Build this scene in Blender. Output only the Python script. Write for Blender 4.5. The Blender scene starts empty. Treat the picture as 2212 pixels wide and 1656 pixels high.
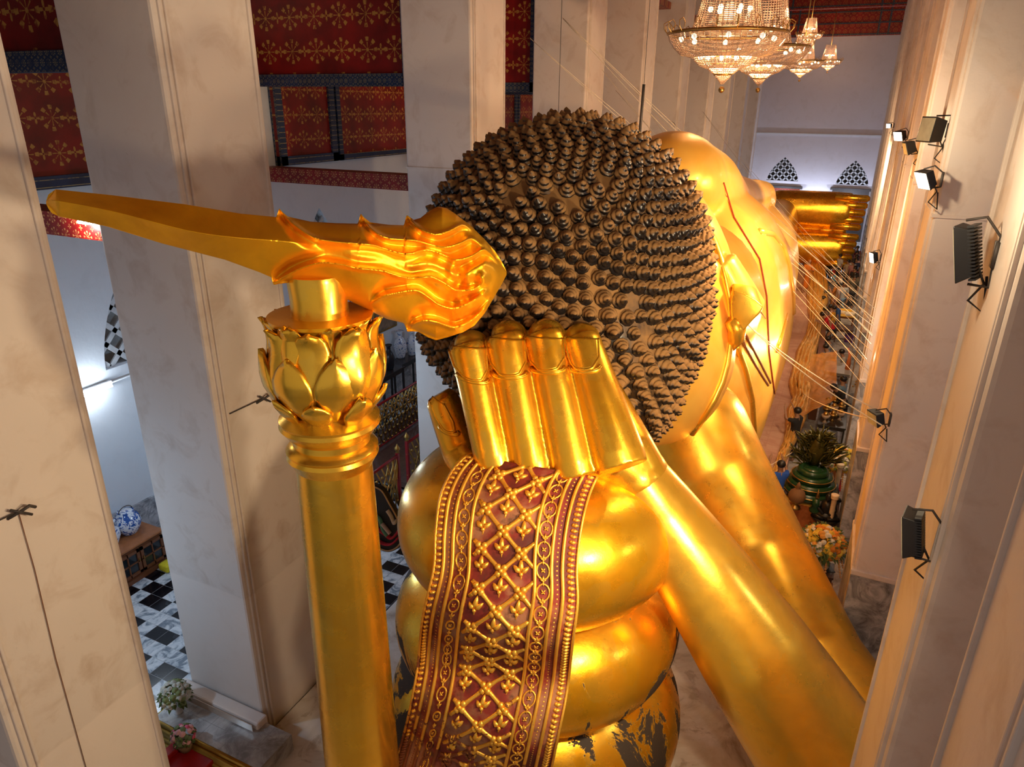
import bpy, bmesh, math, random
from mathutils import Vector, Matrix, noise
from mathutils.bvhtree import BVHTree
PI = math.pi
rnd = random.Random(7)
S = bpy.context.scene
COL = S.collection
# ---------------------------------------------------------------- camera
FPX, CX, CY, EYE = 1525.45, 1106.0, 828.0, 12.0
_p, _y, _r = math.radians(21.56), math.radians(-25.19), math.radians(.54)
FW = Vector((math.sin(_y)*math.cos(_p), math.cos(_y)*math.cos(_p), -math.sin(_p)))
_rt = Vector((math.cos(_y), -math.sin(_y), 0)); _up = _rt.cross(FW)
RT = (_rt*math.cos(_r) + _up*math.sin(_r)).normalized()
UP = (-_rt*math.sin(_r) + _up*math.cos(_r)).normalized()
CAMP = Vector((0, 0, EYE))
cam = bpy.data.cameras.new('camera'); camo = bpy.data.objects.new('camera', cam); COL.objects.link(camo)
cam.sensor_fit = 'HORIZONTAL'; cam.sensor_width = 36; cam.lens = FPX*36/2212; cam.clip_end = 300
camo.matrix_world = Matrix(((RT.x, UP.x, -FW.x, 0), (RT.y, UP.y, -FW.y, 0), (RT.z, UP.z, -FW.z, EYE), (0, 0, 0, 1)))
S.camera = camo
S.view_settings.view_transform = 'Standard'; S.view_settings.look = 'None'
S.view_settings.gamma = 1; S.view_settings.use_curve_mapping = False
S.view_settings.exposure = -0.15
# ---------------------------------------------------------------- world and lights
w = bpy.data.worlds.new('world'); S.world = w; w.use_nodes = True
w.node_tree.nodes['Background'].inputs[0].default_value = (.84, .72, .66, 1)
w.node_tree.nodes['Background'].inputs[1].default_value = .47
def lamp(name, kind, loc, target, energy, color, size=.3, spot=60, blend=.5, size_y=None):
    l = bpy.data.lights.new(name, kind); o = bpy.data.objects.new(name, l); COL.objects.link(o)
    l.energy = energy; l.color = color
    if kind == 'AREA':
        l.size = size
        if size_y: l.shape = 'RECTANGLE'; l.size_y = size_y
    else: l.shadow_soft_size = size
    if kind == 'SPOT': l.spot_size = math.radians(spot); l.spot_blend = blend
    o.location = loc
    if target is not None:
        o.rotation_euler = (Vector(target)-Vector(loc)).to_track_quat('-Z', 'Y').to_euler()
    return o
WARM = (1, .66, .36); COOL = (.72, .84, 1)
# floodlights clamped on the right hand pillars, aimed at the statue and the left pillars
lamp('flood_light', 'SPOT', (.55, 6.4, 8.3), (-5, 9.5, 6.5), 1300, (1, .76, .46), .22, 130, .7)
lamp('flood_light', 'SPOT', (.6, 4.6, 10.0), (-7, 8, 7), 1100, (1, .76, .50), .25, 150, .7)
lamp('flood_light', 'SPOT', (.4, 13.1, 11.0), (-5, 15, 8), 1900, WARM, .25, 130, .7)
lamp('flood_light', 'SPOT', (.5, 19.0, 6.3), (-3, 17, 6), 650, WARM, .25, 140, .7)
lamp('flood_light', 'SPOT', (.5, 19.0, 10.8), (-5, 24, 7), 1900, WARM, .25, 140, .7)
lamp('flood_light', 'SPOT', (.4, 30.7, 10.3), (-6, 36, 6), 1900, WARM, .25, 140, .7)
lamp('flood_light', 'SPOT', (.4, 42.0, 10.0), (-4, 52, 4), 2200, WARM, .25, 140, .7)
# fluorescent tubes of the side aisles and the far wall
for yy in (4.5, 11.5, 14.6, 22.5, 29.5, 36, 44, 51, 58, 66):
    lamp('aisle_tube_light', 'POINT', (-12.4, yy, 4.6), None, 230 if yy < 12 else 85, (.46, .70, 1), .12)
for xx in (-13, -6.5, -3.5, -.5, 4):
    lamp('far_wall_light', 'POINT', (xx, 74.3, 3.6), None, 340, (.66, .76, 1), .10)
for yy in (24.5, 36, 48): lamp('crowd_fill_light', 'POINT', (1.0, yy-2.2, 5.2), None, 95, (1, .84, .68), .08)  # unseen fill lights added to brighten the crowd, no tubes hang here
for yy in (9, 17, 28, 40): lamp('right_aisle_light', 'POINT', (5.5, yy, 9), None, 120, (.8, .86, 1), .15)
# ---------------------------------------------------------------- helpers
def ray(px, py): return FW + RT*((px-CX)/FPX) - UP*((py-CY)/FPX)
def at(px, py, y=None, x=None, z=None):
    d = ray(px, py)
    t = y/d.y if y is not None else (x/d.x if x is not None else (z-EYE)/d.z)
    return CAMP + d*t
def dep(p): return (Vector(p)-CAMP).dot(FW)
def mpp(p): return dep(p)/FPX          # metres seen by one pixel at that point
class MB:
    def __init__(s): s.v = []; s.f = []; s.m = []
    def add(s, vs, fs, m=0):
        b = len(s.v); s.v += [Vector(q) for q in vs]; s.f += [[i+b for i in q] for q in fs]; s.m += [m]*len(fs); return s
    def box(s, c, d, rz=0, m=0, rot=None):
        R = rot or Matrix.Rotation(rz, 3, 'Z'); c = Vector(c)
        vs = [c+R@Vector((sx*d[0]/2, sy*d[1]/2, sz*d[2]/2)) for sx in (-1, 1) for sy in (-1, 1) for sz in (-1, 1)]
        return s.add(vs, [(0,1,3,2),(4,6,7,5),(0,4,5,1),(2,3,7,6),(0,2,6,4),(1,5,7,3)], m)
    def grid(s, rows, close_u=False, close_v=False, m=0, flip=False):
        nu, nv = len(rows), len(rows[0]); vs = [q for r in rows for q in r]; fs = []
        for i in range(nu if close_u else nu-1):
            for j in range(nv if close_v else nv-1):
                a, b, c, d = i*nv+j, i*nv+(j+1)%nv, ((i+1)%nu)*nv+(j+1)%nv, ((i+1)%nu)*nv+j
                fs.append((a, d, c, b) if flip else (a, b, c, d))
        return s.add(vs, fs, m)
    def loft(s, rings, caps=True, m=0):
        n = len(rings[0]); b = len(s.v); s.grid(rings, close_v=True, m=m)
        if caps:
            s.f.append([b+i for i in range(n)][::-1]); s.m.append(m)
            s.f.append([b+(len(rings)-1)*n+i for i in range(n)]); s.m.append(m)
        return s
    def tube(s, pts, r, n=8, m=0, flat=1.0, up=None, caps=True, closed=False):
        pts = [Vector(p) for p in pts]; k = len(pts)
        rr = r if isinstance(r, (list, tuple)) else [r]*k
        rings = []; prev = None
        for i, p in enumerate(pts):
            a = pts[(i-1) % k] if closed else pts[max(i-1, 0)]; b_ = pts[(i+1) % k] if closed else pts[min(i+1, k-1)]
            t = (b_-a).normalized() if (b_-a).length > 1e-9 else Vector((0,0,1))
            if prev is None:
                u = Vector(up) if up is not None else (Vector((0,0,1)) if abs(t.z) < .9 else Vector((1,0,0)))
            else: u = prev
            if up is not None: u = Vector(up)
            u = (u-t*u.dot(t)).normalized(); w_ = t.cross(u); prev = u
            rings.append([p+(u*math.cos(2*PI*j/n)*flat+w_*math.sin(2*PI*j/n))*rr[i] for j in range(n)])
        if closed: return s.grid(rings, close_u=True, close_v=True, m=m)
        return s.loft(rings, caps, m)
    def lathe(s, prof, c=(0,0,0), n=24, m=0, M=None, a0=0, a1=None):
        c = Vector(c); rings = []
        for r, z in prof:
            ring = [Vector((r*math.cos(2*PI*j/n), r*math.sin(2*PI*j/n), z)) for j in range(n)]
            rings.append([(M@q if M else q)+c for q in ring])
        return s.loft(rings, True, m)
    def sphere(s, c, r, n=12, m=0, M=None):
        r = r if isinstance(r, (tuple, list)) else (r, r, r); c = Vector(c); k = max(n//2, 4)
        rings = []
        for i in range(k+1):
            th = PI*(i+.02 if i == 0 else (i-.02 if i == k else i))/k
            ring = []
            for j in range(n):
                q = Vector((r[0]*math.sin(th)*math.cos(2*PI*j/n), r[1]*math.sin(th)*math.sin(2*PI*j/n), -r[2]*math.cos(th)))
                ring.append((M@q if M else q)+c)
            rings.append(ring)
        return s.loft(rings, True, m)
    def prism(s, poly, d, m=0):                      # closed outline (3d points) pushed along vector d
        d = Vector(d); n = len(poly); b = len(s.v)
        s.v += [Vector(q) for q in poly]+[Vector(q)+d for q in poly]
        s.f += [[b+i for i in range(n)][::-1], [b+n+i for i in range(n)]]; s.m += [m, m]
        for i in range(n): s.f.append((b+i, b+(i+1) % n, b+n+(i+1) % n, b+n+i)); s.m.append(m)
        return s
    def mesh(s, name):
        me = bpy.data.meshes.new(name); me.from_pydata([tuple(q) for q in s.v], [], s.f)
        for p, m in zip(me.polygons, s.m): p.material_index = m
        bm = bmesh.new(); bm.from_mesh(me); bmesh.ops.recalc_face_normals(bm, faces=bm.faces); bm.to_mesh(me); bm.free()
        return me
    def build(s, name, mats, parent=None, smooth=True, bevel=0, origin=None):
        me = s.mesh(name)
        if origin is not None:
            me.transform(Matrix.Translation(-Vector(origin)))
        for mt in (mats if isinstance(mats, (list, tuple)) else [mats]): me.materials.append(mt)
        o = bpy.data.objects.new(name, me); COL.objects.link(o)
        if origin is not None: o.location = origin
        if smooth == 'auto':
            me.set_sharp_from_angle(angle=math.radians(38)) if hasattr(me, 'set_sharp_from_angle') else None
            for p in me.polygons: p.use_smooth = True
        elif smooth:
            for p in me.polygons: p.use_smooth = True
        if bevel:
            b = o.modifiers.new('bevel', 'BEVEL'); b.width = bevel; b.segments = 2; b.limit_method = 'ANGLE'
        if parent is not None:
            o.parent = parent; o.location = Vector(o.location)-Vector(parent.location)
        return o
def tag(o, label=None, cat=None, group=None, kind=None):
    if label: o['label'] = label
    if cat: o['category'] = cat
    if group: o['group'] = group
    if kind: o['kind'] = kind
    return o
def thing(name, label, cat, loc=(0,0,0), group=None):
    o = bpy.data.objects.new(name, None); o.location = loc; COL.objects.link(o); o.empty_display_size = .2
    return tag(o, label, cat, group)
def dup(root, loc, rz=0, label=None, scale=None):
    r = root.copy(); COL.objects.link(r); r.location = loc; r.rotation_euler = (0, 0, rz)
    if scale: r.scale = scale
    if label: r['label'] = label
    for ch in list(root.children):
        c = ch.copy(); COL.objects.link(c); c.parent = r
        for g in list(ch.children):
            d = g.copy(); COL.objects.link(d); d.parent = c
    return r
def baked(o):                                         # replaces an object's mesh by its evaluated mesh
    dg = bpy.context.evaluated_depsgraph_get(); dg.update()
    me = bpy.data.meshes.new_from_object(o.evaluated_get(dg)); o.modifiers.clear(); o.data = me
    for p in me.polygons: p.use_smooth = True
    return o
def bvh(o):
    me = o.data; M = o.matrix_basis.copy()
    if o.parent: M = Matrix.Translation(o.parent.location) @ M
    return BVHTree.FromPolygons([M@v.co for v in me.vertices], [tuple(p.vertices) for p in me.polygons])
def drop(tree, px, py, off=0.0):                      # where the sight line through a pixel meets a surface
    d = ray(px, py).normalized(); h = tree.ray_cast(CAMP, d)
    if h[0] is None: return None
    n = h[1] if h[1].dot(d) < 0 else -h[1]
    return h[0]+n*off, n
# ---------------------------------------------------------------- materials
class N:
    def __init__(s, name):
        s.m = bpy.data.materials.new(name); s.m.use_nodes = True; s.t = s.m.node_tree; s.b = s.t.nodes['Principled BSDF']
        s.co = s.t.nodes.new('ShaderNodeTexCoord').outputs['Object']
    def n(s, kind, **kw):
        q = s.t.nodes.new('ShaderNode'+kind)
        for k, v in kw.items():
            if k.startswith('i_'): q.inputs[k[2:].replace('_', ' ')].default_value = v
            else: setattr(q, k, v)
        return q
    def l(s, a, b): s.t.links.new(a, b)
    def noise(s, scale, detail=4, rough=.55, vec=None, dist=0):
        q = s.n('TexNoise'); q.inputs['Scale'].default_value = scale; q.inputs['Detail'].default_value = detail
        q.inputs['Roughness'].default_value = rough; q.inputs['Distortion'].default_value = dist
        s.l(vec or s.co, q.inputs['Vector']); return q.outputs['Fac']
    def ramp(s, fac, stops):
        q = s.n('ValToRGB'); e = q.color_ramp.elements
        while len(e) < len(stops): e.new(.5)
        for el, (p, c) in zip(e, stops):
            el.position = p; el.color = (c, c, c, 1) if isinstance(c, (int, float)) else (*c, 1)
        s.l(fac, q.inputs[0]); return q.outputs[0]
    def mix(s, fac, a, b, mode='MIX'):
        q = s.n('Mix', data_type='RGBA', blend_type=mode)
        for i, x in ((0, fac), (6, a), (7, b)):
            if isinstance(x, (int, float)): q.inputs[i].default_value = x if i == 0 else (x, x, x, 1)
            elif isinstance(x, tuple): q.inputs[i].default_value = (*x, 1)
            else: s.l(x, q.inputs[i])
        return q.outputs[2]
    def math(s, op, a, b=0, c=None):
        q = s.n('Math', operation=op)
        for i, x in ((0, a), (1, b)) + (((2, c),) if c is not None else ()):
            if isinstance(x, (int, float)): q.inputs[i].default_value = x
            else: s.l(x, q.inputs[i])
        return q.outputs[0]
    def sep(s, vec=None):
        q = s.n('SeparateXYZ'); s.l(vec or s.co, q.inputs[0]); return q.outputs
    def base(s, c):
        if isinstance(c, tuple): s.b.inputs['Base Color'].default_value = (*c, 1)
        else: s.l(c, s.b.inputs['Base Color'])
        return s
    def set(s, rough=.5, metal=0, spec=None, coat=0, trans=0, alpha=None, emit=None, es=1, sss=0):
        for k, v in (('Roughness', rough), ('Metallic', metal)):
            if isinstance(v, (int, float)): s.b.inputs[k].default_value = v
            else: s.l(v, s.b.inputs[k])
        if spec is not None: s.b.inputs['Specular IOR Level'].default_value = spec
        s.b.inputs['Coat Weight'].default_value = coat
        s.b.inputs['Coat Roughness'].default_value = .12
        s.b.inputs['Transmission Weight'].default_value = trans
        if alpha is not None: s.b.inputs['Alpha'].default_value = alpha
        if emit: s.b.inputs['Emission Color'].default_value = (*emit, 1); s.b.inputs['Emission Strength'].default_value = es
        return s
    def bump(s, h, strength=.3, dist=.02):
        q = s.n('Bump'); q.inputs['Strength'].default_value = strength; q.inputs['Distance'].default_value = dist
        s.l(h, q.inputs['Height']); s.l(q.outputs[0], s.b.inputs['Normal']); return s
def simple(name, col, rough=.5, metal=0, var=.25, scale=6, bump=0, **kw):
    m = N(name); f = m.noise(scale, 5)
    d = tuple(c*(1-var) for c in col)
    m.base(m.ramp(f, [(.3, d), (.7, col)])).set(rough, metal, **kw)
    if bump: m.bump(m.noise(scale*4, 4), bump, .01)
    return m.m
def plaster(name, col, stain, seed=0, rough=.62, amt=.5, low=False):
    m = N(name); mp = m.n('Mapping'); mp.inputs['Location'].default_value = (seed, seed*2, 0); m.l(m.co, mp.inputs[0]); v = mp.outputs[0]
    big = m.noise(.35, 3, vec=v); mid = m.noise(1.6, 7, .62, vec=v, dist=.6); fine = m.noise(9, 6, .7, vec=v)
    c = m.mix(m.ramp(mid, [(.50, 0.0), (.74, amt)]), col, stain)
    c = m.mix(m.ramp(big, [(.35, .0), (.75, .35)]), c, tuple(x*.88 for x in col))
    c = m.mix(m.ramp(fine, [(.68, 0.0), (.78, .45)]), c, tuple(x*.6 for x in stain))
    if low:   # repainted paler strip at the foot of the pillars
        z = m.math('ADD', m.sep(v)[2], m.math('MULTIPLY', m.noise(.9, 5, .6, vec=v), .18))
        c = m.mix(m.ramp(m.math('MULTIPLY', z, .1), [(.348, .75), (.352, 0.0)]), c, tuple(min(1, x*1.12) for x in col))
    m.base(c).set(rough); m.bump(m.noise(2.2, 6, .6, vec=v), .25, .05)
    return m.m
def gold(name, col=(1, .54, .03), rough=.26, dark=(.72, .30, .012), patch=None, pth=.6, pz=None, bump=.12, pscale=.9, leaf=True, metal=1.0, coat=0):
    m = N(name)
    a = m.noise(1.1, 5, .6, dist=.4); b = m.noise(7, 4)
    c = m.mix(m.ramp(a, [(.42, 0.0), (.72, .75)]), col, dark)
    if leaf:
        br = m.n('TexVoronoi', distance='CHEBYCHEV'); br.inputs['Scale'].default_value = 3.2; m.l(m.co, br.inputs['Vector'])
        c = m.mix(m.math('MULTIPLY', m.sep(br.outputs['Color'])[0], .30), c, (.86, .58, .10))
    r = m.math('MULTIPLY_ADD', m.noise(2.6, 5), .22, rough-.11)
    met = metal
    if patch:
        f = m.noise(pscale, 8, .68, dist=.9)
        if pz:   # stains gather low down, where the gilding was touched and worn
            z = m.sep()[2]; f = m.math('ADD', f, m.math('MULTIPLY', m.math('SUBTRACT', pz[0], z), pz[1]))
        k = m.ramp(f, [(pth, 0.0), (pth+.015, 1.0)])
        c = m.mix(k, c, patch); r = m.mix(k, r, .75); met = m.mix(k, metal, 0.0)
    m.base(c).set(r, met, coat=coat)
    if bump: m.bump(m.noise(3.5, 5, .6), bump, .04)
    return m.m
def pattern_red(name, gx, gz, ax=0, az=2, base=(.27, .006, .004), gcol=(.50, .24, .04), dens=1.0):
    # red lacquer stencilled with rows of gold flowers: eight round petals on rays, small four-pointed stars between
    m = N(name); s = m.sep(); u = m.math('DIVIDE', s[ax], gx); v = m.math('DIVIDE', s[az], gz)
    def cell(u, v, big):
        fu = m.math('MULTIPLY', m.math('SUBTRACT', m.math('FRACT', u), .5), gx/min(gx, gz)); fv = m.math('MULTIPLY', m.math('SUBTRACT', m.math('FRACT', v), .5), gz/min(gx, gz))
        r = m.math('SQRT', m.math('ADD', m.math('MULTIPLY', fu, fu), m.math('MULTIPLY', fv, fv)))
        a = m.math('ARCTAN2', fv, fu)
        if big:
            pet = m.math('ABSOLUTE', m.math('COSINE', m.math('MULTIPLY', a, 4)))
            ray_ = m.math('MULTIPLY', m.math('LESS_THAN', r, .22), m.math('GREATER_THAN', pet, .93))
            lobe = m.math('MULTIPLY', m.math('MULTIPLY', m.math('GREATER_THAN', r, .25), m.math('LESS_THAN', r, .37)), m.math('GREATER_THAN', pet, .74))
            k = m.math('MAXIMUM', m.math('MAXIMUM', ray_, lobe), m.math('LESS_THAN', r, .05))
        else:
            pet = m.math('POWER', m.math('ABSOLUTE', m.math('COSINE', m.math('MULTIPLY', a, 2))), 3)
            k = m.math('MULTIPLY', m.math('LESS_THAN', r, m.math('MULTIPLY_ADD', pet, .13, .04)), m.math('GREATER_THAN', r, .03))
        return k
    k = m.math('MAXIMUM', cell(u, v, True), cell(m.math('ADD', u, .5), m.math('ADD', v, .5*(dens > 1)), False))
    k = m.math('MULTIPLY', k, m.ramp(m.noise(9, 5), [(.36, .15), (.5, 1.0)]))
    b = m.mix(m.ramp(m.noise(1.5, 6), [(.35, 0.0), (.7, 1.0)]), base, tuple(x*.45 for x in base))
    m.base(m.mix(k, b, gcol)).set(.42); return m.m
M = {}
M['front'] = plaster('plaster_cool', (.66, .60, .60), (.50, .42, .38), 3, amt=.35)
M['cream'] = plaster('plaster_cream', (.78, .66, .54), (.52, .36, .22), 11)
M['wall'] = plaster('plaster_wall', (.66, .68, .70), (.5, .5, .5), 5, amt=.3)
M['farwall'] = plaster('plaster_far', (.62, .58, .60), (.5, .45, .42), 8, amt=.4)
M['ochre'] = plaster('plaster_ochre', (.76, .56, .30), (.45, .26, .10), 21)
M['ceilred'] = pattern_red('red_lacquer', .86, .86, 0, 2)
M['red2'] = pattern_red('red_lacquer_small', .30, .30, 0, 2, gcol=(.5, .24, .08), dens=2)
M['redy'] = pattern_red('red_lacquer_ceiling', .8, .8, 0, 1)
M['blue'] = pattern_red('blue_border', .16, .16, 0, 2, base=(.010, .035, .095), gcol=(.34, .27, .12), dens=2)
M['gold'] = gold('gilt', (1, .54, .03), .28, (.85, .34, .012), metal=.88)
M['gold_body'] = gold('gilt_lacquer', (1, .58, .10), .34, (1, .46, .035), leaf=False, bump=.05, coat=.12, metal=.5)
M['gold_arm'] = gold('gilt_arm', (1, .54, .045), .30, (.68, .36, .04), bump=.08, metal=.8)
M['gold_cushion'] = gold('gilt_cushion', (1, .53, .02), .28, (.9, .40, .01), metal=.85, patch=(.045, .03, .02), pth=.60, pz=(5.2, .035), pscale=.8)
M['gold_relief'] = gold('gilt_relief', (1, .58, .06), .38, (.75, .34, .02), leaf=False, bump=.3)
M['gold_flame'] = gold('gilt_flame', (1, .52, .02), .36, (.70, .30, .012), bump=.2, metal=.8, leaf=False)
M['gold_column'] = gold('gilt_column', (1, .58, .05), .26, (.8, .42, .035), bump=.08, metal=.9)
M['brass'] = simple('brass', (.55, .34, .10), .35, 1)
M['black'] = simple('black_metal', (.012, .012, .014), .45)
M['iron'] = simple('iron', (.05, .04, .035), .6)
M['thread'] = simple('cotton_thread', (.9, .78, .58), .8)
M['redthread'] = simple('red_thread', (.30, .04, .01), .8)
M['wood'] = simple('brown_wood', (.20, .065, .022), .35, scale=3)
M['redpaint'] = simple('red_paint', (.34, .008, .01), .35)
M['blackglass'] = simple('dark_glass', (.02, .025, .03), .08)
M['white'] = simple('white_ceramic', (.8, .8, .82), .2)
# ================================================================ THE SETTING
def struct(name, mb, mat, smooth=False, bevel=0, parent=None):
    o = mb.build(name, mat, parent, smooth, bevel)
    if parent is None: o['kind'] = 'structure'
    return o
XL, XR, XOUT, YFAR = -9.02, 1.17, -16.8, 76.0
M['plaster'] = plaster('plaster_pillar', (.74, .65, .58), (.48, .34, .24), 3, amt=.55, low=True)
def tile_mat():
    m = N('marble_tiles'); s = m.sep(); T = .392
    u = m.math('DIVIDE', m.math('ADD', s[0], 13.78+39.2), T); v = m.math('DIVIDE', m.math('ADD', s[1], -8.53+39.2-2*.392), T)
    i = m.math('FLOOR', u); j = m.math('FLOOR', v)
    i3 = m.math('MODULO', m.math('ADD', i, 2), 3); j6 = m.math('MODULO', j, 6)
    near = lambda a, b: m.math('COMPARE', a, b, .2)
    ev = m.math('COMPARE', m.math('MODULO', j, 2), 0, .2)
    k = m.math('MULTIPLY', ev, m.math('SUBTRACT', 1, near(i3, 2)))
    k2 = m.math('MULTIPLY', near(j6, 5), m.math('SUBTRACT', 1, near(i3, 1)))
    k = m.math('MAXIMUM', k, k2)
    k = m.math('MULTIPLY', k, m.math('LESS_THAN', s[0], -9.0))
    br = m.n('CombineXYZ'); m.l(i, br.inputs[0]); m.l(j, br.inputs[1])
    wn = m.n('TexWhiteNoise'); m.l(br.outputs[0], wn.inputs['Vector'])
    off = m.n('VectorMath', operation='MULTIPLY_ADD'); m.l(wn.outputs['Color'], off.inputs[0]); off.inputs[1].default_value = (9, 9, 9); m.l(m.co, off.inputs[2])
    vein = m.noise(2.2, 9, .65, vec=off.outputs[0], dist=1.6)
    wh = m.ramp(vein, [(.40, (.20, .24, .28)), (.50, (.60, .64, .66)), (.62, (.78, .80, .80)), (.80, (.42, .40, .36))])
    bl = m.ramp(vein, [(.58, (.004, .004, .006)), (.64, (.03, .03, .035))])
    c = m.mix(k, wh, bl)
    fu = m.math('FRACT', u); fv = m.math('FRACT', v)
    g = m.math('MAXIMUM', m.math('LESS_THAN', fu, .02), m.math('LESS_THAN', fv, .02))
    m.base(m.mix(g, c, (.3, .3, .3))).set(.16); return m.m
M['tiles'] = tile_mat()
def marble(name, lo, mid, hi, scale=1.4, rough=.28, slab=None):
    m = N(name); v = m.noise(scale, 10, .7, dist=1.8); v2 = m.noise(scale*3, 8, .7, dist=.8)
    c = m.ramp(v, [(.34, lo), (.47, mid), (.60, hi), (.74, mid)])
    c = m.mix(m.ramp(v2, [(.56, 0.0), (.62, .6)]), c, lo)
    if slab:
        s = m.sep(); g = None
        for a, d in slab:
            q = m.math('LESS_THAN', m.math('FRACT', m.math('DIVIDE', m.math('ADD', s[a], 50), d)), .012)
            g = q if g is None else m.math('MAXIMUM', g, q)
        c = m.mix(g, c, tuple(x*.6 for x in mid))
    m.base(c).set(rough); return m.m
M['marble'] = marble('grey_marble', (.13, .13, .14), (.33, .34, .36), (.58, .58, .60))
M['slabs'] = marble('marble_slabs', (.22, .20, .19), (.42, .40, .38), (.60, .58, .55), .8, .2, ((0, .6), (1, .6)))
M['pinktile'] = marble('terracotta_tile', (.40, .20, .13), (.52, .29, .20), (.58, .36, .26), .5, .5, ((0, .45), (1, .45)))
M['oldplaster'] = marble('weathered_plaster', (.34, .27, .20), (.62, .56, .48), (.72, .68, .62), .5, .7)
M['recess'] = simple('recess_shade', (.05, .045, .04), .8)  # darkness behind the far windows put into the colour
M['recess_pale'] = simple('pale_recess', (.34, .32, .30), .8)
M['lattice'] = simple('lattice_plaster', (.55, .55, .55), .7)
# floor: aisle tiles on the left, marble slabs in the nave
struct('floor', MB().box((-13.4, 38, -.1), (8.8, 96, .2)), M['tiles'])
struct('trim_1', MB().box((1.5, 38, -.1), (21, 96, .2)), M['slabs'])
# outer wall with arched openings, dado, red upper band
def arch(w, h, n=14):                                     # pointed arch outline in (u, z), base at z=0
    pts = []
    for i in range(n+1): t = i/n; pts.append((-w/2*(1-t**1.75), h*t))
    return pts+[(-a, b) for a, b in pts[-2::-1]]
def wall_with_arches(name, c, d, along, arches, mat, face):
    mb = MB().box(c, d); o = mb.build(name, mat, None, False); o['kind'] = 'structure'
    cut = MB()
    for (u, z0, w, h) in arches:
        if along == 'y': poly = [(face-1, u+a, z0+b) for a, b in arch(w, h)]; cut.prism(poly, (2.4, 0, 0))
        else: poly = [(u+a, face-1, z0+b) for a, b in arch(w, h)]; cut.prism(poly, (0, 2.4, 0))
    co = cut.build('cut', M['recess'])
    b = o.modifiers.new('b', 'BOOLEAN'); b.operation = 'DIFFERENCE'; b.object = co; b.solver = 'EXACT'
    dg = bpy.context.evaluated_depsgraph_get(); dg.update()
    me = bpy.data.meshes.new_from_object(o.evaluated_get(dg)); o.modifiers.clear(); o.data = me
    bpy.data.objects.remove(co)
    return o
lw = [(12.45+7.35*i, 5.5, 2.9, 3.1) for i in range(8)]
wall_with_arches('wall_left', (XOUT-.3, 38, 8.3), (.6, 96, 16.6), 'y', lw, M['wall'], XOUT)
fw = [(-6.76, 5.28, 2.9, 2.2), (-.51, 5.2, 2.8, 2.2)]
wall_with_arches('wall_far', (-2, YFAR+.3, 11), (32, .6, 22), 'x', fw, M['farwall'], YFAR)
struct('trim_2', MB().box((-2, YFAR-.06, 9.62), (32, .12, .12)), M['wall'])
wn = 0
def window(u, z0, w, h, along, face, depth):
    global wn; wn += 1
    fr = MB()
    P_ = (lambda a, b, q: (face+q, u+a, z0+b)) if along == 'y' else (lambda a, b, q: (u+a, face+q, z0+b))
    pts = arch(w, h); s = .62; bw = .13
    def inside(a, b):
        if b < 0 or abs(a) > w/2: return False
        return b <= h and abs(a) <= w/2*(1-(b/h)**1.75)+.02
    for sg in (1, -1):
        k = -14
        while k < 30:
            seg = [];
            for i in range(260):
                t = -3+i*.03
                a, b = t, sg*t+k*s*1.0
                if inside(a, b): seg.append((a, b))
            if len(seg) > 2:
                (a0, b0), (a1, b1) = seg[0], seg[-1]
                nx, nz = -sg*bw/2*.7, bw/2*.7
                poly = [P_(a0+nx, b0+nz, depth), P_(a1+nx, b1+nz, depth), P_(a1-nx, b1-nz, depth), P_(a0-nx, b0-nz, depth)]
                fr.prism(poly, (-.05, 0, 0) if along == 'y' else (0, .05, 0))
            k += 1
    o = fr.build('window_%d' % wn, M['lattice'], None, False); o['kind'] = 'structure'
    bk = MB(); c = P_(0, h/2, -.8 if along == 'y' else .8)
    bk.box(c, (.1, w+.4, h+.6) if along == 'y' else (w+.4, .1, h+.6)); bk.build('window_recess', M['recess_pale'] if along == 'y' else M['recess'], o, False)  # added backing box keeps the bright surroundings out of the opening
for a in lw[:5]: window(*a, 'y', XOUT, -.08)
for a in fw: window(*a, 'x', YFAR, .05)
struct('baseboard_left', MB().box((XOUT+.04, 38, .75), (.08, 96, 1.5)), M['marble'])
struct('wall_right', MB().box((9.3, 38, 6), (.6, 96, 12)), M['wall'])
# red and blue coffered upper band of the left aisle, transverse panels and beams
def framed(name, c0, c1, zb, zt, mat, parent=None, t=.12, bw=.32, along='x', fixed=0):
    mb = MB(); a0, a1 = c0, c1
    def bx(u0, u1, z0, z1, th, m):
        if along == 'x': mb.box(((u0+u1)/2, fixed, (z0+z1)/2), (u1-u0, th, z1-z0), m=m)
        else: mb.box((fixed, (u0+u1)/2, (z0+z1)/2), (th, u1-u0, z1-z0), m=m)
    bx(a0, a1, zb, zt, t, 0)
    for (u0, u1, z0, z1) in ((a0, a1, zb, zb+bw), (a0, a1, zt-bw, zt), (a0, a0+bw, zb, zt), (a1-bw, a1, zb, zt)): bx(u0, u1, z0, z1, t+.16, 1)
    mb.box((0, 0, -5), (.001, .001, .001))
    mb.f = mb.f[:-6]; mb.m = mb.m[:-6]; mb.v = mb.v[:-8]
    o = mb.build(name, [mat, M['blue']], parent, False); o['kind'] = 'structure'; return o
M['red_y'] = pattern_red('red_lacquer_long', .75, .75, 1, 2)
M['blue_y'] = M['blue']
PL = [(3.5, 2.05), (7.6, 1.9), (16.65, 1.95), (24.9, 1.9), (31.8, 1.9), (38.9, 1.9), (46.4, 1.9), (53.5, 1.9), (60.9, 1.9), (68.4, 1.9)]
tn = 2
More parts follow.
